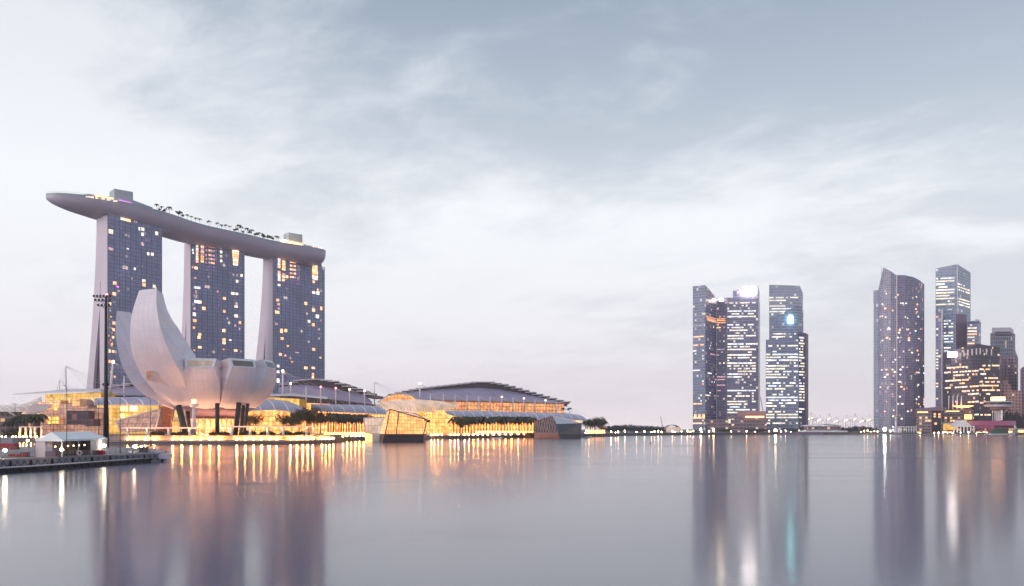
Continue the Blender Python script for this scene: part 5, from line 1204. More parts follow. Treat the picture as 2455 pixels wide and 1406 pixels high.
m = M(); m.block([(p.x, p.y) for p in g], LZ, zz(982)); m.build('facade', 'low_block', r)
pane_px(r, g[0], g[1], 2284, 986.5, 32, 2.6, 'strip_amber', 'lit_eaves')
pane_px(r, g[1], g[2], 2321, 1000, 18, 12, 'strip_amber', 'lit_hall')
m = M(); m.box((V(2270, D + 10, 0).x, D + 14, zz(1015)), (34, 8, .8)); m.build('terrace_canopy', 'white_paint', r)
m = M(); p0 = V(2262, D + 12, 0); p1 = V(2295, D + 12, 0); m.box(((p0.x + p1.x) / 2, D + 13, zz(1024)), (p1.x - p0.x, 1, 7)); m.build('terrace_glazing', 'gold_glass', r)
r = thing('roof_canopy', 'white saucer canopy on four tall posts lit from below, above the waterfront block', 'canopy', tuple(V(2290, D + 30, zz(982))))
for k in range(4):
    m = M(); m.tube([V(2274 + k * 10, D + 30, zz(981)), W(2275 + k * 10, 949, D + 30)], .6, 5); m.build('post', 'mast_white', r)
m = M(); c = V(2309, D + 26, 0); disc(m, zz(976), 6, zz(972), 12); m.build('dish', 'glow_strip', r)
# white gabled pier building with red roof
D = 1000
r = thing('pier_building', 'white gabled pier pavilion with arches and a long dark pink tiled roof', 'pier building', tuple(V(2340, D, LZ)))
x0, x1 = V(2287, D, 0).x, V(2335, D, 0).x; xm = V(2314, D, 0).x
m = M(); na = 6; zt_ = zz(1023); z0 = LZ + .01
wd = (x1 - x0) / na
for k in range(na + 1): m.box((x0 + k * wd, D, (z0 + zt_) / 2), (1.0, 1.2, zt_ - z0))
for k in range(na):
    xa = x0 + k * wd + .5; xb = x0 + (k + 1) * wd - .5; xc = (xa + xb) / 2; ra = (xb - xa) / 2; zs = zt_ - ra - .3
    pts = [(xa, zt_), (xa, zs)] + [(xc - ra * math.cos(t), zs + ra * math.sin(t)) for t in [math.pi * q / 8 for q in range(1, 8)]] + [(xb, zs), (xb, zt_)]
    for p, q_ in zip(pts[1:-2], pts[2:-1]): m.face([(p[0], D - .5, p[1]), (q_[0], D - .5, q_[1]), (q_[0], D - .5, zt_), (p[0], D - .5, zt_)])
m.box(((x0 + x1) / 2, D, zt_ + .4), (x1 - x0 + 1, 1.6, .8)); m.build('arcade', 'white_paint', r)
m = M(); extr(m, [Vector((x0 + 4, D - .4, zt_ + .82)), Vector((x1 - 3, D - .4, zt_ + .82)), Vector((xm, D - .4, zz(1008)))], (0, 20, 0)); m.build('gable', 'white_paint', r)
m = M(); rows = [[V(px, D + 4 + f * 14, zz(1020) + (zz(1009) - zz(1020)) * f) for px in (2322, 2350, 2380, 2410, 2436)] for f in (0, 1)]; m.sheet(rows, .5); m.build('roof', 'red_tile', r)
m = M(); na = 8; xa0, xb0 = V(2337, D + 5, 0).x, V(2382, D + 5, 0).x; wd = (xb0 - xa0) / na
for k in range(na + 1): m.box((xa0 + k * wd, D + 5, (z0 + zz(1020)) / 2), (1.3, 1, zz(1020) - z0))
m.box(((xa0 + xb0) / 2, D + 5, zz(1024)), (xb0 - xa0, .9, 2)); m.build('side_arcade', 'pier_roof', r)
m = M(); m.block([(V(2322, D + 9, 0).x, D + 9), (V(2436, D + 9, 0).x, D + 9), (V(2436, D + 18, 0).x, D + 18), (V(2322, D + 18, 0).x, D + 18)], LZ, zz(1021)); m.build('inner_hall', 'low_block', r)
# customs jetty with small control tower
r = thing('control_tower', 'small white control tower on the jetty left of the six storey block', 'tower', tuple(V(2148, 990, LZ)))
c = V(2148, 990, 0)
m = M(); m.tube([V(2148, 990, LZ), W(2148, 1003, 990)], [1.4, 1.1], 8, False); m.build('shaft', 'white_concrete', r)
m = M(); zz2 = lambda py: Z(py, 990); disc(m, zz2(1003), 2.2, zz2(1001), 2.9, 8); disc(m, zz2(999) , 2.9, zz2(997.5), 2.7, 8); m.build('cabin', 'white_paint', r)
m = M(); disc(m, zz2(1001) + .01, 2.6, zz2(999) - .01, 2.7, 8); m.build('windows', 'dark_glass', r)
r = thing('ferry_jetty', 'white two level jetty building with dark openings beside the small control tower', 'jetty', tuple(V(2172, 992, LZ)))
for k, py in enumerate((1024, 1031)):
    m = M(); a, b = V(2143, 992, 0), V(2196, 992, 0); m.box(((a.x + b.x) / 2, 994, Z(py, 992)), (b.x - a.x, 6, .8)); m.build('deck', 'white_paint', r)
for px in range(2143, 2200, 6):
    m = M(); p = V(px, 991, 0); m.box((p.x, 991, (Z(1023, 992) + LZ) / 2), (.6, .6, Z(1023, 992) - LZ)); m.build('post', 'white_paint', r)
m = M(); a, b = V(2158, 998, 0), V(2194, 998, 0); m.block([(a.x, 996), (b.x, 996), (b.x, 1006), (a.x, 1006)], LZ, Z(1024.5, 992)); m.build('cabin', 'low_block', r)
# ------------------------------------------------------------------ promenade furniture, quay lamps
GL = 'lamps along the promontory quay'
def lamp_proto(name, label, mat, h=.55, r_=.34, group=None, cat='quay lamp', post='grey_metal'):
    t = thing(name, label, cat, (0, 0, 0), 0, group)
    m = M(); m.tube([(0, 0, 0), (0, 0, h)], .12, 6); m.build('post', post, t, True)
    m = M(); m.sphere((0, 0, h + r_ * .8), r_, 8, 5); m.build('globe', mat, t, True); return t
def row(proto, places, labels):
    for i, (p, lb) in enumerate(zip(places, labels)):
        if i == 0: proto.location = p; proto['label'] = lb
        else: dup(proto, p, 0, lb)
def quay_y(px):
    """distance of the promontory edge under a photo column"""
    k = (px - CX) / F
    for (xa, ya), (xb, yb) in zip(qf[:-1], qf[1:]):
        if xa / ya <= k <= xb / yb:
            t = (k * ya - xa) / ((xb - xa) - k * (yb - ya)); return ya + (yb - ya) * t
    return qf[0][1] if k < qf[0][0] / qf[0][1] else qf[-1][1]
lp = lamp_proto('quay_lamp', '', 'lamp_warm', .35, .36, GL)
lx = [306, 327, 348, 369, 414, 436, 458, 481, 503, 525, 568, 588, 608, 627, 646, 663, 696, 712, 726, 738, 750]
row(lp, [V(px, quay_y(px) + .9, 1.9) for px in lx], ['glowing globe lamp on the quay ledge below the lotus museum, %s from the left' % ORDS[i] for i in range(len(lx))])
GL2 = 'small lamps along the far promenade edge'
lp2 = lamp_proto('promenade_lamp', '', 'lamp_warm', .3, .30, GL2)
def edge_pt(px, back=1.0, z=LZ):
    py = lerp2(shore, px); d = dwl(py) + back; return V(px, d, z)
pl = [(770, 790 + 0)]
lx2 = [772, 781, 790, 799, 822, 832, 842, 852, 862, 872]
row(lp2, [(V(px, quay_y(px) + .9, 1.9) if px < 803 else edge_pt(px)) for px in lx2], ['small warm quay edge lamp left of the crystal pavilion, %s of ten from left' % ORDS[i] for i in range(10)])
GL3 = 'small lamps along the promenade right of the crystal pavilion'
lx3 = [1034, 1042, 1050, 1060, 1080, 1090, 1099, 1114, 1124, 1135, 1146, 1158, 1170, 1184, 1198, 1212, 1226, 1242, 1258]
for i, px in enumerate(lx3): dup(lp2, edge_pt(px, 1.1), 0, 'small warm lamp on the promenade between the two crystal pavilions, %s from the left' % (ORDS[i] + ' lamp'), 1.1, GL3)
GL4 = 'small lamps along the left shore'
for i, px in enumerate([4, 13, 30, 38, 47, 55, 64, 74, 88, 100]): dup(lp2, edge_pt(px, 1.0), 0, 'small warm lamp on the shore behind the floating platform, %s of ten from left' % ORDS[i], .8, GL4)
GL5 = 'lights along the far shore'
lp3 = lamp_proto('shore_lamp', '', 'lamp_far', .3, .30, GL5)
far = [1404, 1412, 1442, 1449, 1465, 1476, 1482, 1498, 1526, 1545, 1562, 1569, 1578, 1586, 1612, 1618, 1634, 1648, 1655, 1662, 1682, 1700, 1711, 1753, 1790, 1811, 1844, 1862, 1872, 1884, 1896, 1908, 1916, 1924, 1930, 2064, 2072, 2080, 2088, 2096, 2104, 2135, 2212, 2226]
GLZ = [4 + (i * 37 % 5) * .9 for i in range(len(far))]
for i, px in enumerate(far):
    d = dwl(lerp2(shore, px)) + 25 + (i * 13 % 4) * 12
    n_ = ('between the dark pavilion and the skyline', i + 1) if px < 1600 else (('below the left skyline group', i - 13) if px < 1935 else ('right of the grandstand float', i - 34))
    lb = 'far shore lamp %s, %s lamp from the left there' % (n_[0], ORDS[n_[1] - 1]); s3 = (1.6, 1.6, 1.6 + (i * 7 % 5) * .5)
    if i == 0: lp3.location = V(px, d, LZ); lp3.scale = s3; lp3['label'] = lb
    else: dup(lp3, V(px, d, LZ), 0, lb, s3, GL5)
t = lamp_proto('flood_lamp', 'very bright blue white lamp on the jetty at the foot of the sail crowned tower', 'lamp_white', 2.6, 1.9, None, 'lamp'); t.location = V(2121, 1000, LZ)
t = lamp_proto('flood_lamp', 'bright white lamp at the water edge below the third skyline tower', 'lamp_cool', 1.5, 1.5, None, 'lamp'); t.location = V(1859, 1045, LZ)
t = lamp_proto('flood_lamp', 'bright white lamp in front of the slant crowned tower, left one', 'lamp_cool', 3, 1.1, None, 'lamp'); t.location = V(1680, 1040, LZ)
t = lamp_proto('flood_lamp', 'bright white lamp in front of the dark lower block, right of the other one', 'lamp_cool', 3, 1.0, None, 'lamp'); t.location = V(1711, 1040, LZ)
# colonnades
def colonnade(label, px0, px1, posts, py):
    r = thing('colonnade', label, 'canopy', tuple(V((px0 + px1) / 2, quay_y((px0 + px1) / 2) + 5, 3.9)), 0, 'flat roofed canopies along the promontory quay')
    f = [V(px, quay_y(px) + 4.5, 0) for px in rng(px0, px1, 30)]; b = [p + Vector((p.x / p.y * 5, 5, 0)) for p in f]
    m = M(); zt = zof(py, quay_y(px0) + 4.5); m.block([(p.x, p.y) for p in f + b[::-1]], zt - .55, zt); m.build('roof', 'white_concrete', r)
    for px in posts:
        y = quay_y(px) + 5; p = V(px, y, 0); m = M(); m.box((p.x, p.y, (3.9 + zt - .55) / 2), (.75, .75, zt - .55 - 3.9)); m.build('post', 'white_paint', r)
        p = V(px + 3, y + 4, 0); m = M(); m.box((p.x, p.y, (3.9 + zt - .55) / 2), (.45, .45, zt - .55 - 3.9)); m.build('post', 'white_paint', r)
colonnade('flat roofed canopy on white posts, left of the small watch tower', 292, 470, [306, 353, 404, 454], 1025)
colonnade('long flat roofed canopy on white posts, right of the small watch tower', 533, 776, [554, 599, 641, 678, 734, 752], 1022)
r = thing('promenade_shelter', 'low shelter on pale posts at the left shore beyond the tent', 'shelter', tuple(V(75, 452, LZ)))
m = M(); a, b = V(45, 452, 0), V(104, 450, 0); m.block([(a.x, a.y), (b.x, b.y), (b.x, b.y + 6), (a.x, a.y + 6)], zof(1025, 450), zof(1023, 450)); m.build('roof', 'white_concrete', r)
for px in (48, 62, 74, 84, 100): 
    m = M(); p = V(px, 453, 0); m.box((p.x, p.y, (LZ + zof(1025, 450)) / 2), (.8, .8, zof(1025, 450) - LZ)); m.build('post', 'white_paint', r)
# hedges
hi = 0
for (x0, x1, dd, hh) in [(362, 392, 14, 2.3), (405, 470, 12, 1.9), (500, 552, 12, 2.1), (580, 615, 14, 2.4), (622, 660, 13, 2.2), (672, 700, 13, 2.3), (706, 738, 12, 2.0)]:
    a, b = V(x0, quay_y(x0) + dd, 3.9), V(x1, quay_y(x1) + dd, 3.9); c = (a + b) / 2; L = (b - a).length
    t = thing('hedge', ['clipped dark hedge under the glass wedge, left of the lotus museum', 'dark hedge on the quay around the foot of the small watch tower', 'dark hedge below the middle of the lotus museum', 'dark hedge right below the lotus museum, at its right columns', 'dark hedge under the long canopy, third post from the left', 'dark hedge under the long canopy, just right of its fourth post', 'dark hedge at the right end of the long canopy'][hi], 'hedge', tuple(c), 0, 'hedges on the museum plaza'); hi += 1
    m = M()
    for i in range(260):
        p = Vector((rnd.uniform(-L / 2, L / 2), rnd.uniform(-1, 1), 0)); p.z = rnd.uniform(0, hh * (1 - .5 * abs(2 * p.x / L) ** 3)); s_ = .32; u = Vector((rnd.gauss(0, 1), rnd.gauss(0, 1), rnd.gauss(0, 1))).normalized() * s_; v = u.cross(Vector((.2, -1, .3))).normalized() * s_
        m.face([p - u, p + v, p + u, p - v])
    m.box((0, .2, hh * .35), (L * .96, 1.4, hh * .7)); m.build('foliage', 'leaf_dark', t, True)
# wall steps / glow strips on promenade
m = M(); pts = [V(px, lerp2([(790, 398), (880, 520)], px), LZ) for px in (790, 830, 880)]
r = thing('light_trough', 'bright yellow light trough along the steps left of the crystal pavilion', 'light strip', tuple(V(835, 520, 4.0)))
m = M(); a, b = V(778, 452, 4.3), V(884, 512, 4.3); m.block([(a.x, a.y), (b.x, b.y), (b.x, b.y + 1.2), (a.x, a.y + 1.2)], 4.02, 5.0); m.build('strip', 'glow_strip', r)
r = thing('light_trough', 'bright cream lit steps along the promenade left of the dark pavilion', 'light strip', tuple(V(1215, 640, 4.0)))
m = M(); a, b = V(1140, 628, 4.3), V(1278, 655, 4.3); m.block([(a.x, a.y), (b.x, b.y), (b.x, b.y + 1.2), (a.x, a.y + 1.2)], 4.02, 5.4); m.build('strip', 'glow_strip', r)
r = thing('light_trough', 'bright cream lit terrace right of the dark pavilion, below the palms', 'light strip', tuple(V(1430, 800, LZ)))
m = M(); a, b = V(1404, 795, 4.3), V(1450, 815, 4.3); m.block([(a.x, a.y), (b.x, b.y), (b.x, b.y + 1.2), (a.x, a.y + 1.2)], LZ + .02, 6.0); m.build('strip', 'glow_strip', r)
# ------------------------------------------------------------------ trees
PG = 'palms along the promenade'
pp = palm_proto('palm_tree', '', 9, 4.6, 13, PG, .22)
pal = []
for i in range(17): px = 787 + i * 6.2; pal.append((px, 545 + i * 5 + (i % 2) * 6, 12.4 + (i % 3), 'palm of the row left of the crystal pavilion, %s palm from the left' % ORDS[i]))
for i in range(28): px = 1088 + i * 7.1; pal.append((px, 640 + (i % 2) * 8, 11.6 + (i * 5 % 3) * .9, 'palm of the row in front of the glowing shopfronts, %s palm from the left' % ORDS[i]))
for i in range(9): px = 1404 + i * 5.4; pal.append((px, 800 + (i % 2) * 8, 10.5 + (i * 5 % 3) * 1.2, 'lamp lit palm right of the dark pavilion, %s palm from the left' % ORDS[i]))
for i in range(10): px = 16 + i * 8.5; pal.append((px, 500 + (i % 3) * 5, 8.3 + 5.0 * min(1, i / 5) * .9, 'palm on the left shore near the ribbed glass shell, %s palm from the left' % ORDS[i]))
for i, (px, d, h, lb) in enumerate(pal):
    s_ = h / 9.0; p = V(px, d, LZ)
    if i == 0: pp.location = p; pp.scale = (s_,) * 3; pp['label'] = lb
    else: dup(pp, p, i * 1.3, lb, (1.05 * s_, 1.05 * s_, s_))
for px, py, lb in ((1350, 985, 'small palm on the terrace at the right end of the convention hall, left one'), (1365, 984, 'small palm on the terrace at the right end of the convention hall, right one')):
    dup(pp, V(px, 745, zof(990, 745) - 1.5), px, lb, .62, 'terrace palms')
ta = tree_proto('rain_tree', 'large round crowned tree lit from below between the arcades, tallest of its clump', 15, 7, 1500, 'tree', 'leaf_mid', 'leafy trees right of the lotus museum', .75, 11, .42)
z_ = 3.9
def put(px, d, py_top, w_, lb, first=None, base=None, seed=0, z=LZ):
    h = zof(py_top, d) - z
    base = base or ta; hb = 15.0; s_ = h / hb
    return (V(px, d, z), (w_ / 14.0, w_ / 14.0, s_), lb)
lst = [put(735, 470, 974, 15, 'large round crowned tree lit from below between the arcades, tallest of its clump', z=3.9), put(717, 466, 978, 11, 'round crowned tree just left of the tallest tree of the clump', z=3.9), put(752, 472, 976, 12, 'round crowned tree just right of the tallest tree of the clump', z=3.9), put(681, 462, 988, 9, 'warm lit tree at the left end of the clump, in front of the ribbed dome', z=3.9), put(700, 458, 992, 11, 'darkest low tree in front of the clump left of the palms', z=3.9), put(768, 478, 984, 10, 'low tree at the right end of the clump before the palm row', z=3.9),
       put(612, 440, 988, 9, 'small dark tree directly right of the lotus museum columns', z=3.9), put(596, 445, 990, 7, 'small dark tree half behind the lotus museum columns', z=3.9),
       put(1116, 632, 996, 12, 'dark round tree at the left end of the promenade palms'), put(1104, 640, 1001, 10, 'smaller dark tree left of the round one at the end of the promenade palms'),
       put(1427, 850, 998, 20, 'big dark round tree on the point right of the dark pavilion'), put(1416, 856, 1003, 15, 'dark tree merging with the left side of the big round tree on the point'), put(1440, 846, 1008, 15, 'dark tree merging with the right side of the big round tree on the point')]
for i, (p, s_, lb) in enumerate(lst):
    if i == 0: ta.location = p; ta.scale = s_; ta['label'] = lb
    else: dup(ta, p, i * 1.1, lb, s_, None if i < 10 else 'dark trees on the far point')
tb = tree_proto('bush', 'low bush', 6, 4, 320, 'bush', 'leaf_dark', 'dark shrubs on the left shore', .9, 5, .5, trunk=False)
bl_ = [(34, 478, 4.4), (48, 474, 5), (62, 470, 4.6), (20, 480, 3.8)]
for i, (px, d, h) in enumerate(bl_):
    lb = 'dark shrub under the palms of the left shore, %s shrub from the left' % ORDS[[1, 2, 3, 0][i]]
    if i == 0: tb.location = V(px, d, LZ); tb['label'] = lb
    else: dup(tb, V(px, d, LZ), i, lb, (1, 1, h / 5))
tf = tree_proto('far_tree', '', 12, 9, 360, 'tree', 'leaf_far', 'dark trees along the far shore', .6, 8, .9)
ft = []
q = random.Random(3)
px = 1452
while px < 1600: ft.append((px, 1085 + q.uniform(-30, 60), lerp2([(1450, 1021), (1475, 1019), (1500, 1017.5), (1530, 1020), (1560, 1021), (1600, 1024)], px) + q.uniform(-1.3, 1.3))); px += q.uniform(5, 8)
nA = len(ft)
for px in (1655, 1663, 1730, 1738, 1747, 1795, 1803, 1812, 1820, 1828, 1836, 1890, 1900, 1908, 1917, 1926): ft.append((px, 1085, 1029.5 + q.uniform(-3, 1.5)))
nB = len(ft)
for px in (2022, 2031, 2039, 2048, 2057, 2065, 2073, 2082, 2090): ft.append((px, 1090, 1024 + q.uniform(-3.5, 2)))
nC = len(ft)
for px in (2412, 2421, 2430, 2440, 2450): ft.append((px, 1040, 983 + q.uniform(-2, 7)))
for i, (px, d, py) in enumerate(ft):
    h = zof(py, d) - LZ
    lb = ('dark tree of the far tree line right of the point, %s tree from the left' % ORDS[i]) if i < nA else (('low tree at the feet of the left skyline towers, %s tree from the left' % ORDS[i - nA]) if i < nB else (('tree behind the breakwater left of the sail crowned tower, %s from the left' % (ORDS[i - nB] + ' tree')) if i < nC else 'dark lamp lit tree below the pink stepped hotel, %s from the left' % (ORDS[i - nC] + ' tree')))
    sc3 = (q.uniform(.7, 1.0), .9, h / 12)
    if i >= nC: sc3 = (.7, .7, h / 12)
    if i == 0: tf.location = V(px, d, LZ); tf.scale = sc3; tf['label'] = lb
    else: dup(tf, V(px, d, LZ), i, lb, sc3)
# ------------------------------------------------------------------ far shore bits
r = thing('entrance_dome', 'small arched glass dome glowing pink white left of the skyline', 'dome', tuple(V(1614, 1010, LZ)))
m = M(); rows = []
for k in range(9):
    a = math.pi * k / 8; rows.append([(V(1614, 1010, 0).x - math.cos(a) * 8.6, 1010 + y, LZ + 4 + math.sin(a) * 5.5) for y in (0, 8, 16)])
m.sheet(rows, .5); m.build('shell', 'mauve_panel', r)
m = M(); m.box((V(1614, 1010, 0).x, 1012, LZ + 3.5), (16, 2, 6.5)); m.build('glazing', 'pav_pink', r)
r = thing('grandstand_float', 'white roofed floating grandstand in front of the gap between the skyline groups', 'float', tuple(V(1978, 1060, 0)))
a = V(1937, 1060, 0); b = V(2016, 1060, 0); zz3 = lambda py: Z(py, 1060)
m = M(); m.block([(a.x, 1060), (b.x, 1060), (b.x + 2, 1080), (a.x + 2, 1080)], zz3(1032), zz3(1022)); m.build('seating', 'podium_wall', r)
m = M(); rows = [[(x, y, zz3(lerp2([(0, 1021), (.5, 1016.5), (1, 1020)], f))) for f, x in [(k / 8, a.x - 2 + (b.x - a.x + 3) * k / 8) for k in range(9)]] for y in (1056, 1084)]; m.sheet(rows, .6); m.build('roof', 'white_paint', r)
m = M(); m.block([(a.x - 8, 1054), (b.x + 6, 1054), (b.x + 6, 1062), (a.x - 8, 1062)], 0.2, zz3(1033)); m.build('deck', 'white_paint', r)
for k, px in enumerate((1917, 1926)):
    t = thing('peaked_tent', 'small white peaked tent left of the floating grandstand, %s one' % ('left', 'right')[k], 'tent', tuple(V(px, 1055, .8)), 0, 'two peaked tents by the grandstand')
    m = M(); m.loft([[(-2.6, -2.6, 2.2), (2.6, -2.6, 2.2), (2.6, 2.6, 2.2), (-2.6, 2.6, 2.2)], [(-1, -1, 3.2), (1, -1, 3.2), (1, 1, 3.2), (-1, 1, 3.2)], [(-.1, -.1, 5.2), (.1, -.1, 5.2), (.1, .1, 5.2), (-.1, .1, 5.2)]]); m.build('canopy', 'tent_cloth', t, True)
    for x in (-2.3, 2.3):
        for y in (-2.3, 2.3): m = M(); m.tube([(x, y, 0), (x, y, 2.3)], .1, 4); m.build('pole', 'white_paint', t, True)
m = M()
a = V(1700, 1030, 0); b = V(1975, 1030, 0); m.block([(a.x, 1030), (b.x, 1030), (b.x, 1040), (a.x, 1040)], -1, zof(1036, 1030)); struct('seawall', m, 'mauve_panel')
m = M(); a = V(1974, 1000, 0); b = V(2092, 1020, 0); m.block([(a.x, a.y), (b.x, b.y), (b.x, b.y + 6), (a.x, a.y + 6)], -1, zof(1036.5, 1005)); struct('breakwater', m, 'quay_stone')
m = M(); a = V(1640, 965, 0); b = V(1732, 1000, 0); m.block([(a.x, a.y), (b.x, b.y), (b.x, b.y + 8), (a.x, a.y + 8)], -1, zof(1039, 975)); struct('lit_seawall', m, 'strip_amber')
m = M(); a = V(2096, 1000, 0); b = V(2455, 1000, 0); m.block([(a.x, 985), (b.x + 60, 985), (b.x + 60, 1004), (a.x, 1004)], -1, 1.2); struct('waterfront_deck', m, 'grey_metal')
GK = 'warm lit kiosks along the right hand waterfront'
for i, (px, w_, h_, y_) in enumerate(((2202, 5, 3, 1004), (2264, 7, 3.6, 1004), (2276, 5, 3, 1005), (2344, 6, 3, 1003), (2358, 5, 3.4, 1003), (2418, 9, 4.5, 1002), (2446, 9, 6, 1002))):
    t = thing('kiosk', 'small warm lit kiosk on the right hand waterfront, %s kiosk from the left' % ORDS[i], 'kiosk', tuple(V(px, y_, 1.2)), 0, GK)
    m = M(); m.box((0, 0, h_ / 2), (w_, 3, h_)); m.build('wall', 'podium_wall', t, True)
    m = M(); m.box((0, -1.6, h_ * .5), (w_ * .8, .2, h_ * .5)); m.build('lit_front', 'strip_amber', t, True)
    m = M(); m.box((0, 0, h_ + .15), (w_ + .8, 4, .28)); m.build('roof', 'mauve_panel' if i % 2 else 'white_paint', t, True)
for i, px in enumerate((2206, 2240, 2250, 2262, 2271, 2284, 2303, 2322, 2341, 2352, 2366, 2381, 2393, 2408, 2422, 2431, 2441, 2450)):
    dup(lp3, V(px, 986 + (i * 7 % 4) * 4, 1.2), 0, 'lamp along the right hand pier front, %s lamp from the left' % ORDS[i], (1.2, 1.2, 1.2 + (i * 5 % 4) * .5), GL5 + ', right part')
# cranes far away
GC = 'distant container cranes on the horizon'
cr = thing('harbour_crane', '', 'crane', (0, 0, 0), 0, GC)
m = M()
for x in (-8, 8):
    for y in (0, 14): m.tube([(x, y, 0), (x, y, 40)], 1.0, 4)
for z in (18, 40): m.tube([(-8, 0, z), (8, 0, z)], .9, 4)
m.build('portal', 'crane_steel', cr, True)
m = M(); m.tube([(-30, 0, 42), (22, 0, 42)], 1.2, 4); m.tube([(0, 0, 40), (0, 0, 66)], .9, 4); m.tube([(0, 0, 66), (-30, 0, 42)], .5, 4); m.tube([(0, 0, 66), (22, 0, 42)], .5, 4); m.build('boom', 'crane_steel', cr, True)
m = M(); m.sphere((0, -1, 44), 2.6); m.sphere((-12, -1, 41), 2.2); m.build('work_light', 'lamp_small', cr, True)
for i, px in enumerate((1946, 1966, 1988, 2006, 2030, 2050, 2068, 2084)):
    lb = 'hazy harbour crane in the gap between the skyline groups, %s crane from the left' % ORDS[i]
    if i == 0: cr.location = V(px, 3200, LZ); cr['label'] = lb
    else: dup(cr, V(px, 3200 + (i % 3) * 150, LZ), (i % 3) * .4, lb, .75 + (i % 3) * .15)
for px, lb in ((1588, 'tall thin luffing crane left of the slant crowned tower'), (1833, 'luffing crane between the second and third skyline towers')):
    t = thing('luffing_crane', lb, 'crane', tuple(V(px, 1330, LZ))); h = zof(998 if px == 1588 else 952, 1330) - LZ
    m = M(); m.tube([(0, 0, 0), (0, 0, h * .35)], .8, 4); m.build('tower', 'crane_steel', t, True)
    m = M(); m.tube([(0, 0, h * .35), (-h * .12, 0, h)], .6, 4); m.build('jib', 'crane_steel', t, True)
# ------------------------------------------------------------------ boats and buoys
def motorboat(label, px, d, L, rz, name='motorboat'):
    t = thing(name, label, 'boat', tuple(V(px, d, 0)), rz)
    hw = L * .16
    def sec(x, w_, z0, z1): return [(x, -w_ * .5, z0), (x, w_ * .5, z0), (x, w_, z1), (x, -w_, z1)]
    m = M(); m.loft([sec(-L / 2, hw * .8, -.3, .9), sec(-L * .1, hw, -.3, 1.0), sec(L * .25, hw * .8, -.25, 1.15), sec(L * .48, hw * .1, .1, 1.4)]); m.build('hull', 'boat_white', t, True)
    m = M(); m.block([(-L * .3, -hw * .7), (L * .12, -hw * .7), (L * .12, hw * .7), (-L * .3, hw * .7)], 1.02, 2.1); m.build('cabin', 'dark_glass', t, True)
    m = M(); m.box((-L * .09, 0, 2.2), (L * .5, hw * 1.6, .18)); m.build('roof', 'boat_white', t, True); return t
motorboat('small white motorboat on open water between the two crystal pavilions', 1191, 590, 7.5, 0.1)
motorboat('white motorboat moored just right of the dark pavilion, left one', 1387, 690, 6, 0.2); motorboat('white motorboat right of the dark pavilion, pointing right, right one', 1406, 660, 8.5, -.1)
GB = 'small white boats moored at the pier'
for i, (px, L) in enumerate(((2268, 9), (2280, 9), (2293, 10), (2306, 8), (2350, 10), (2364, 9), (2376, 8))):
    tag(motorboat('small white passenger boat moored at the right hand pier, %s boat from the left' % ORDS[i], px, 972 + (i % 2) * 6, L, (i % 3) * .4), None, None, GB)
t = thing('ferry', 'long dark green roofed ferry moored near the right edge of the picture', 'ferry', tuple(V(2402, 965, 0)), 0)
m = M(); m.loft([[(x, -w_ * .7, -.5), (x, w_ * .7, -.5), (x, w_, z), (x, -w_, z)] for x, w_, z in ((-14, 2.5, 1.6), (0, 3, 1.5), (10, 2.8, 1.6), (15, .4, 2.2))]); m.build('hull', 'boat_white', t, True)
m = M(); m.box((-3, 0, 3.6), (18, 4.6, 4)); m.build('cabin', 'green_paint', t, True)
m = M(); m.box((5, -2.6, 4.4), (1.6, .4, 2.2)); m.build('red_panel', 'red_paint', t, True)
t = thing('fountain_statue', 'pale upright statue on a plinth among the lights right of the ferry', 'statue', tuple(V(2434, 975, 1.2)))
m = M(); m.loft([[(-2, -2, 0), (2, -2, 0), (2, 2, 0), (-2, 2, 0)], [(-1.4, -1.4, 3), (1.4, -1.4, 3), (1.4, 1.4, 3), (-1.4, 1.4, 3)]]); m.build('plinth', 'grey_metal', t, True)
m = M(); m.tube([(0, 0, 3.01), (.4, 0, 5.5), (-.2, 0, 8), (-1.2, 0, 9.5)], [1.5, 1.3, 1.1, .7], 8); m.build('figure', 'white_concrete', t, True)
t = thing('buoy', 'tiny dark buoy on open water left of the skyline reflections', 'buoy', tuple(V(1559, 400, 0)))
m = M(); m.tube([(0, 0, -.3), (0, 0, .35), (0, 0, .8)], [.35, .35, .08], 8); m.build('float', 'dark_metal', t, True)
t = thing('buoy', 'tiny dark buoy close to the seawall below the third skyline tower', 'buoy', tuple(V(1926, 850, 0)))
m = M(); m.tube([(0, 0, -.3), (0, 0, .6), (0, 0, 1.2)], [.6, .6, .1], 8); m.build('float', 'dark_metal', t, True)
# ------------------------------------------------------------------ floating platform, tent and mast
# long low pontoon
A = V(-260, 100, 0); Wd = lambda px, py, z: V(px, (CH - z) * F / (py - HY), z)
pf_ = [Wd(-60, 1127, .85), Wd(90, 1118.5, .85), Wd(240, 1108, .85), Wd(392, 1096.5, .85)]
t = thing('pontoon', 'long low floating pontoon with a dark side and pale top in front of the tent', 'pontoon', tuple(V(160, 158, 0)))
bk_ = [p + Vector((-2.3, 1.2, 0)) for p in pf_]
m = M(); m.block([(p.x, p.y) for p in pf_ + bk_[::-1]], -.4, .8); m.build('float', 'pontoon_side', t)
m = M(); q1 = [p + Vector((.12, -.1, 0)) for p in pf_]; m.block([(p.x, p.y) for p in q1 + bk_[::-1]], .802, .93); m.build('deck', 'pontoon_top', t)
for k in range(26):
    f = k / 25 * 2.999; i = int(f); p = pf_[i].lerp(pf_[i + 1], f - i); m = M(); m.tube([(p.x + .1, p.y, .3), (p.x + .1, p.y, .75)], .22, 6); m.build('fender', 'dark_metal', t)
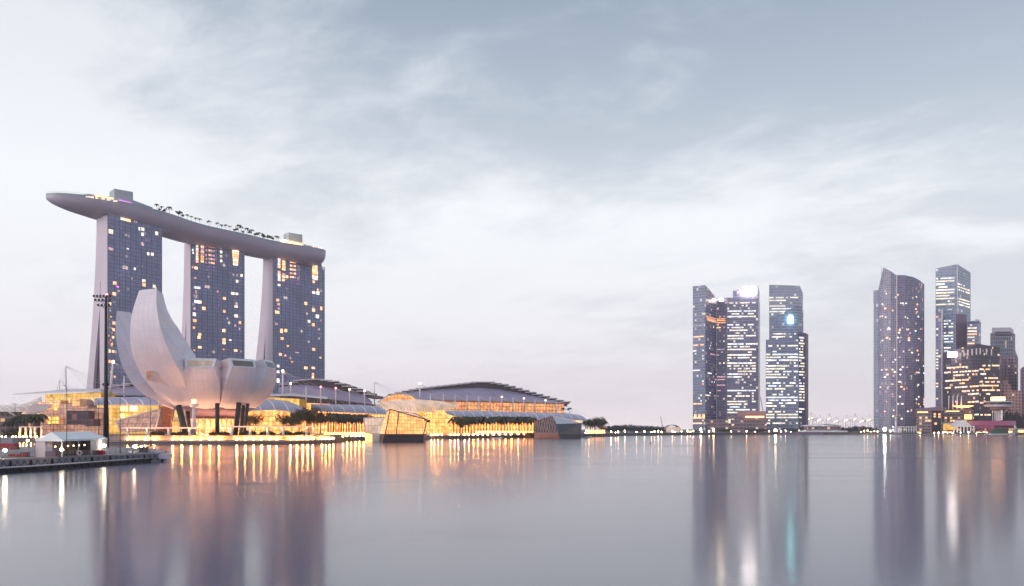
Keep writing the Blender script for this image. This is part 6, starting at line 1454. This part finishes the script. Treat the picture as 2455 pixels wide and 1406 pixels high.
# platform
fr = [Wd(-80, 1104, 1.9), Wd(90, 1098, 1.9), Wd(250, 1091, 1.9), Wd(384, 1086.5, 1.9)]
t = thing('floating_platform', 'wide floating platform with a trussed grey side carrying the tent and lamps', 'platform', tuple(V(150, 190, 0)))
bb_ = [V(400, 205, 0), V(330, 235, 0), V(60, 250, 0), V(-200, 235, 0)]
m = M(); m.block([(p.x, p.y) for p in fr + bb_], -.4, 1.6); m.build('hull', 'grey_metal', t)
m = M(); o_ = [p + Vector((.15, -.15, 0)) for p in fr]; m.block([(p.x, p.y) for p in o_ + bb_], 1.602, 1.9); m.build('deck', 'pontoon_top', t)
m = M()
tot = 30
for k in range(tot):
    f0_ = k / tot * 2.999; f1_ = (k + 1) / tot * 2.999; a = fr[int(f0_)].lerp(fr[int(f0_) + 1], f0_ - int(f0_)); b = fr[int(f1_)].lerp(fr[int(f1_) + 1], f1_ - int(f1_)); o = Vector((.12, -.12, 0))
    a = Vector((a.x, a.y, 0)) + o; b = Vector((b.x, b.y, 0)) + o; c = (a + b) / 2
    m.tube([a + Vector((0, 0, 1.5)), c + Vector((0, 0, .35))], .06, 4); m.tube([c + Vector((0, 0, .35)), b + Vector((0, 0, 1.5))], .06, 4)
    if k % 3 == 0: m.box((a.x, a.y, .85), (.25, .25, 1.5))
m.build('side_truss', 'dark_metal', t)
m = M(); m.box((fr[3].x + .6, fr[3].y + 1, 1.15), (2.2, 3, 1.1)); m.build('bow_box', 'white_concrete', t)
# marquee: frontal gable on left, long side running right and back
gA, gB, gC = V(87, 158, 1.9), V(149, 155.5, 1.9), V(256, 180, 1.9)
gD = gA + (gC - gB)
eh, rh = 3.35, 4.75
t = thing('marquee', 'white gable roofed marquee tent on the floating platform', 'tent', tuple(gA))
up3 = Vector((0, 0, 1))
eA, eB, eC, eD = gA + up3 * eh, gB + up3 * eh, gC + up3 * eh, gD + up3 * eh
r1 = (gA + gB) / 2 + up3 * rh; r2 = (gC + gD) / 2 + up3 * rh
r1 = r1.lerp(r2, .05); r2 = r2.lerp(r1, .12)
ov = lambda p, c: p + (p - c).normalized() * .25
cc = (eA + eB + eC + eD) / 4
EA, EB, EC, ED = [ov(p, cc) for p in (eA, eB, eC, eD)]
m = M(); m.mesh([EA, EB, EC, ED, r1, r2] + [p - up3 * .35 for p in (EA, EB, EC, ED)], [(0, 1, 4), (1, 2, 5, 4), (2, 3, 5), (3, 0, 4, 5), (6, 7, 1, 0), (7, 8, 2, 1), (8, 9, 3, 2), (9, 6, 0, 3)]); m.build('roof', 'tent_cloth', t)
def panel(name, a, b, f0, f1, mat='tent_wall', z0=0, z1=eh - .36, sub=1):
    p, q_ = a.lerp(b, f0), a.lerp(b, f1); m = M(); n_ = (q_ - p).cross(up3).normalized() * .05; m.block([(v.x, v.y) for v in (p + n_, q_ + n_, q_ - n_, p - n_)], p.z + z0, p.z + z1); return m.build(name, mat, t)
panel('side_panel', gA, gB, 0.02, .32); panel('side_panel', gB, gC, .60, .98); panel('rear_panel', gD, gC, 0, 1); panel('rear_panel', gA, gD, .3, 1)
for f in (0, .33, .66, 1): 
    p = gB.lerp(gC, f); m = M(); m.tube([p, p + up3 * (eh - .3)], .08, 6); m.build('pole', 'white_paint', t)
for f in (0, .34, .98): 
    p = gA.lerp(gB, f); m = M(); m.tube([p, p + up3 * (eh - .3)], .08, 6); m.build('pole', 'white_paint', t)
q = random.Random(9)
CG = 'people-height stacked boxes inside the marquee'
for i, f in enumerate((.12, .25, .38, .5, .62, .75)):
    p = gA.lerp(gB, .2).lerp(gD.lerp(gC, .2), f); l_ = thing('lantern', 'small warm hanging lantern inside the white marquee, %s lantern from its left end' % ORDS[i], 'lantern', (p.x + .8, p.y + 1.2, 1.9 + 1.9), 0, 'lanterns inside the marquee')
    m = M(); m.sphere((0, 0, 0), .16); m.build('bulb', 'lamp_small', l_, True); m = M(); m.tube([(0, 0, .1), (0, 0, 1.3)], .02, 4); m.build('cord', 'dark_metal', l_, True)
def crate(label, p, sz, mat, cat='crate', name='crate', rz=0):
    t = thing(name, label, cat, tuple(p), rz); m = M(); m.box((0, 0, sz[2] / 2), sz); o = m.build('body', mat, t, True)
    m = M(); m.box((0, 0, sz[2] + .04), (sz[0] * 1.04, sz[1] * 1.04, .07)); m.build('lid', mat, t, True); return t
crate('low red box on the platform left of the white marquee', V(40, 160, 1.9), (2.6, 1.4, .5), 'red_paint'); crate('small red box with a raised lid beside the low red one', V(60, 158, 1.9), (1.3, 1, .8), 'red_paint')
crate('long dark red bench box inside the right half of the marquee', V(215, 172, 1.9), (6, 1, .8), 'red_paint', 'bench'); crate('mauve box inside the left end of the marquee', V(120, 163, 1.9), (2.6, 1, .9), 'mauve_panel'); crate('dark utility box at the right part of the platform', V(345, 190, 1.9), (1.6, 1.2, 1.2), 'dark_metal')
crate('red container on the platform beyond the green fence', V(8, 215, 1.9), (7, 2.4, 1.5), 'red_paint', 'container', 'container'); crate('grey cabin on the platform behind the red container', V(22, 228, 1.9), (3.2, 2.4, 3.0), 'grey_metal', 'cabin', 'cabin')
def fence(label, a, b, h, mat='green_paint', n=18, name='fence', post='grey_metal'):
    t = thing(name, label, 'fence', tuple(a)); d = b - a
    m = M()
    for k in range(n * 3): p = d * ((k + .5) / (n * 3)); m.tube([p + up3 * .1, p + up3 * h], .02, 3)
    for z in (.1, h * .5, h): m.tube([up3 * z, d + up3 * z], .035, 4)
    m.build('railing', mat, t, True)
    for k in range(n // 2 + 1): p = d * (k / (n // 2)); m = M(); m.tube([p, p + up3 * (h + .05)], .05, 5); m.build('post', post, t, True)
fence('green wire fence on the platform left of the marquee', Wd(-60, 1101.5, 1.9), Wd(84, 1096.5, 1.9), 2.0)
fence('low grey railing on the platform in front of the marquee', Wd(152, 1094.5, 1.9), Wd(256, 1090, 1.9), 1.0, 'grey_metal', 14)
fence('grey railing on the platform right of the marquee', Wd(262, 1089.5, 1.9), Wd(372, 1086.8, 1.9), 1.1, 'grey_metal', 16)
# bright work lamps on the platform
for px, d, h, lb in ((12, 150, 1.5, 'brilliant work lamp behind the green fence at the left edge'), (148, 154, 1.5, 'brilliant work lamp at the front corner of the marquee'), (250, 176, 1.8, 'brilliant work lamp at the right end of the marquee'), (322, 196, 1.2, 'brilliant work lamp on the platform right of the mast, left one of a pair'), (339, 194, 1.1, 'brilliant work lamp on the platform right of the mast, right one of a pair'), (66, 236, 2.0, 'white work lamp at the back of the platform above the green fence')):
    t = thing('work_lamp', lb, 'lamp', tuple(V(px, d, 1.9)), 0, 'work lamps on the floating platform')
    for a_ in (0, 2.1, 4.2): 
        m = M(); m.tube([(.4 * math.cos(a_), .4 * math.sin(a_), 0), (0, 0, h * .6)], .03, 4); m.build('leg', 'dark_metal', t, True)
    m = M(); m.tube([(0, 0, h * .6), (0, 0, h - .2)], .04, 5); m.build('pole', 'dark_metal', t, True)
    m = M(); m.sphere((0, 0, h), .30, 8, 6); m.build('lamp_head', 'lamp_cool', t, True)
# floodlight mast
d = 232; b = V(254, d, 1.9); H_ = zof(712, d) - 1.9
t = thing('floodlight_mast', 'tall black floodlight mast with three lamp racks in front of the leftmost hotel tower', 'floodlight mast', tuple(b))
m = M(); m.tube([(0, 0, 0), (0, 0, H_ * .4), (0, 0, H_)], [.78, .52, .3], 12); m.build('pole', 'dark_metal', t, True)
m = M(); m.tube([(-.9, 0, H_ * .42), (.9, 0, H_ * .42)], .35, 8); m.build('collar', 'dark_metal', t, True)
for rk, (z, x0, x1, n_) in enumerate(((H_ - .2, -2.9, 1.6, 6), (H_ - 1.3, -2.5, 1.6, 5), (H_ - 2.7, -1.7, 1.3, 4))):
    m = M(); m.tube([(x0, -.5, z), (x1, -.5, z)], .09, 5); m.tube([(x0 * .5, -.5, z), (0, 0, z - 1)], .06, 4); m.build('rack', 'dark_metal', t, True)
    for k in range(n_):
        x = x0 + (x1 - x0) * k / (n_ - 1); m = M(); m.loft([[(x + .36 * math.cos(q_) * s_, -.6 - dy, z + .35 + .36 * math.sin(q_) * s_ - dy * .2) for q_ in [2 * math.pi * j / 8 for j in range(8)]] for dy, s_ in ((0, .55), (.3, 1), (.36, 1))]); m.build('floodlight', 'dark_metal', t, True)
m = M(); m.tube([(-1.6, 0, H_), (-1.6, 0, H_ + 4.2)], .05, 4); m.build('lightning_rod', 'dark_metal', t, True)
m = M(); m.sphere((.35, -.2, H_ + .6), .3); m.build('warning_light', 'beacon_red', t, True)
# street lamp posts
GS = 'slim dark lamp posts on the platform and left shore'
for px, yt, yb_px, d, hook, lb in ((160, 925, 1097, 157, -1, 'slim dark lamp post with a bent head standing in front of the marquee'), (237, 958, 1080, 210, -1, 'slim lamp post with bent head just left of the floodlight mast'), (129, 962, 1060, 380, -1, 'slim lamp post above the marquee roof, left of the bent headed one'), (288, 945, 1093, 180, 0, 'slim straight dark pole on the platform right of the floodlight mast'), (361, 955, 1072, 240, -1, 'slim lamp post with a curved head in front of the glass wedge'), (36, 968, 1050, 300, 2, 'lamp post with a double head at the left edge above the palms')):
    z0 = 1.9 if d < 245 else 0; t = thing('lamp_post', lb, 'lamp post', tuple(V(px, d, z0 if d < 245 else LZ - 3)), 0, GS); h = zof(yt, d) - (z0 if d < 245 else LZ - 3)
    k = d / F
    m = M(); pts = [(0, 0, 0), (0, 0, h * .5), (0, 0, h - 4 * k)]
    if hook == -1: pts += [(-2 * k, 0, h - 1.5 * k), (-6 * k, 0, h)]
    m.tube(pts, [.9 * k, .75 * k] + [.55 * k] * (len(pts) - 2), 6); m.build('pole', 'dark_metal', t, True)
    if hook == 2:
        m = M(); m.tube([(-9 * k, 0, h), (0, 0, h - 3 * k), (8 * k, 0, h - 1 * k)], .5 * k, 5); m.build('arm', 'dark_metal', t, True)
    m = M(); m.box((-7 * k if hook == -1 else 0, 0, h + .3 * k), (4 * k, 2 * k, .9 * k)); m.build('lamp_head', 'dark_metal', t, True)
t = thing('life_ring_stand', 'pale ring shaped stand at the front edge of the platform below the marquee', 'life ring', tuple(Wd(190, 1093.4, 1.9)))
m = M(); n_ = 16; m.loft([[((.42 + .1 * math.cos(a_)) * math.cos(b_), .1 * math.sin(a_), .6 + (.42 + .1 * math.cos(a_)) * math.sin(b_)) for a_ in [2 * math.pi * j / 6 for j in range(6)]] for b_ in [2 * math.pi * k / n_ for k in range(n_ + 1)]], caps=False, smooth=True); m.build('ring', 'white_paint', t, True)
m = M(); m.tube([(0, .05, 0), (0, .05, .3)], .05, 5); m.build('post', 'grey_metal', t, True)
# ------------------------------------------------------------------ haze
m_ = bpy.data.materials.new('haze_air'); m_.use_nodes = True; nt = m_.node_tree; nt.nodes.clear()
o_ = nn(nt, 'ShaderNodeOutputMaterial'); v_ = nn(nt, 'ShaderNodeVolumePrincipled'); lk(nt, v_.outputs[0], o_.inputs['Volume'])
v_.inputs['Color'].default_value = (0.93, 0.90, 0.97, 1); v_.inputs['Density'].default_value = 0.0001; v_.inputs['Anisotropy'].default_value = 0.3
MATS['haze_air'] = m_
m = M(); m.block([(-5200, -500), (5200, -500), (5200, 4400), (-5200, 4400)], -2.5, 232); o = m.build('haze', 'haze_air'); tag(o, None, None, None, 'stuff')
o['label'] = 'thin pale haze over the bay'; o['category'] = 'haze'
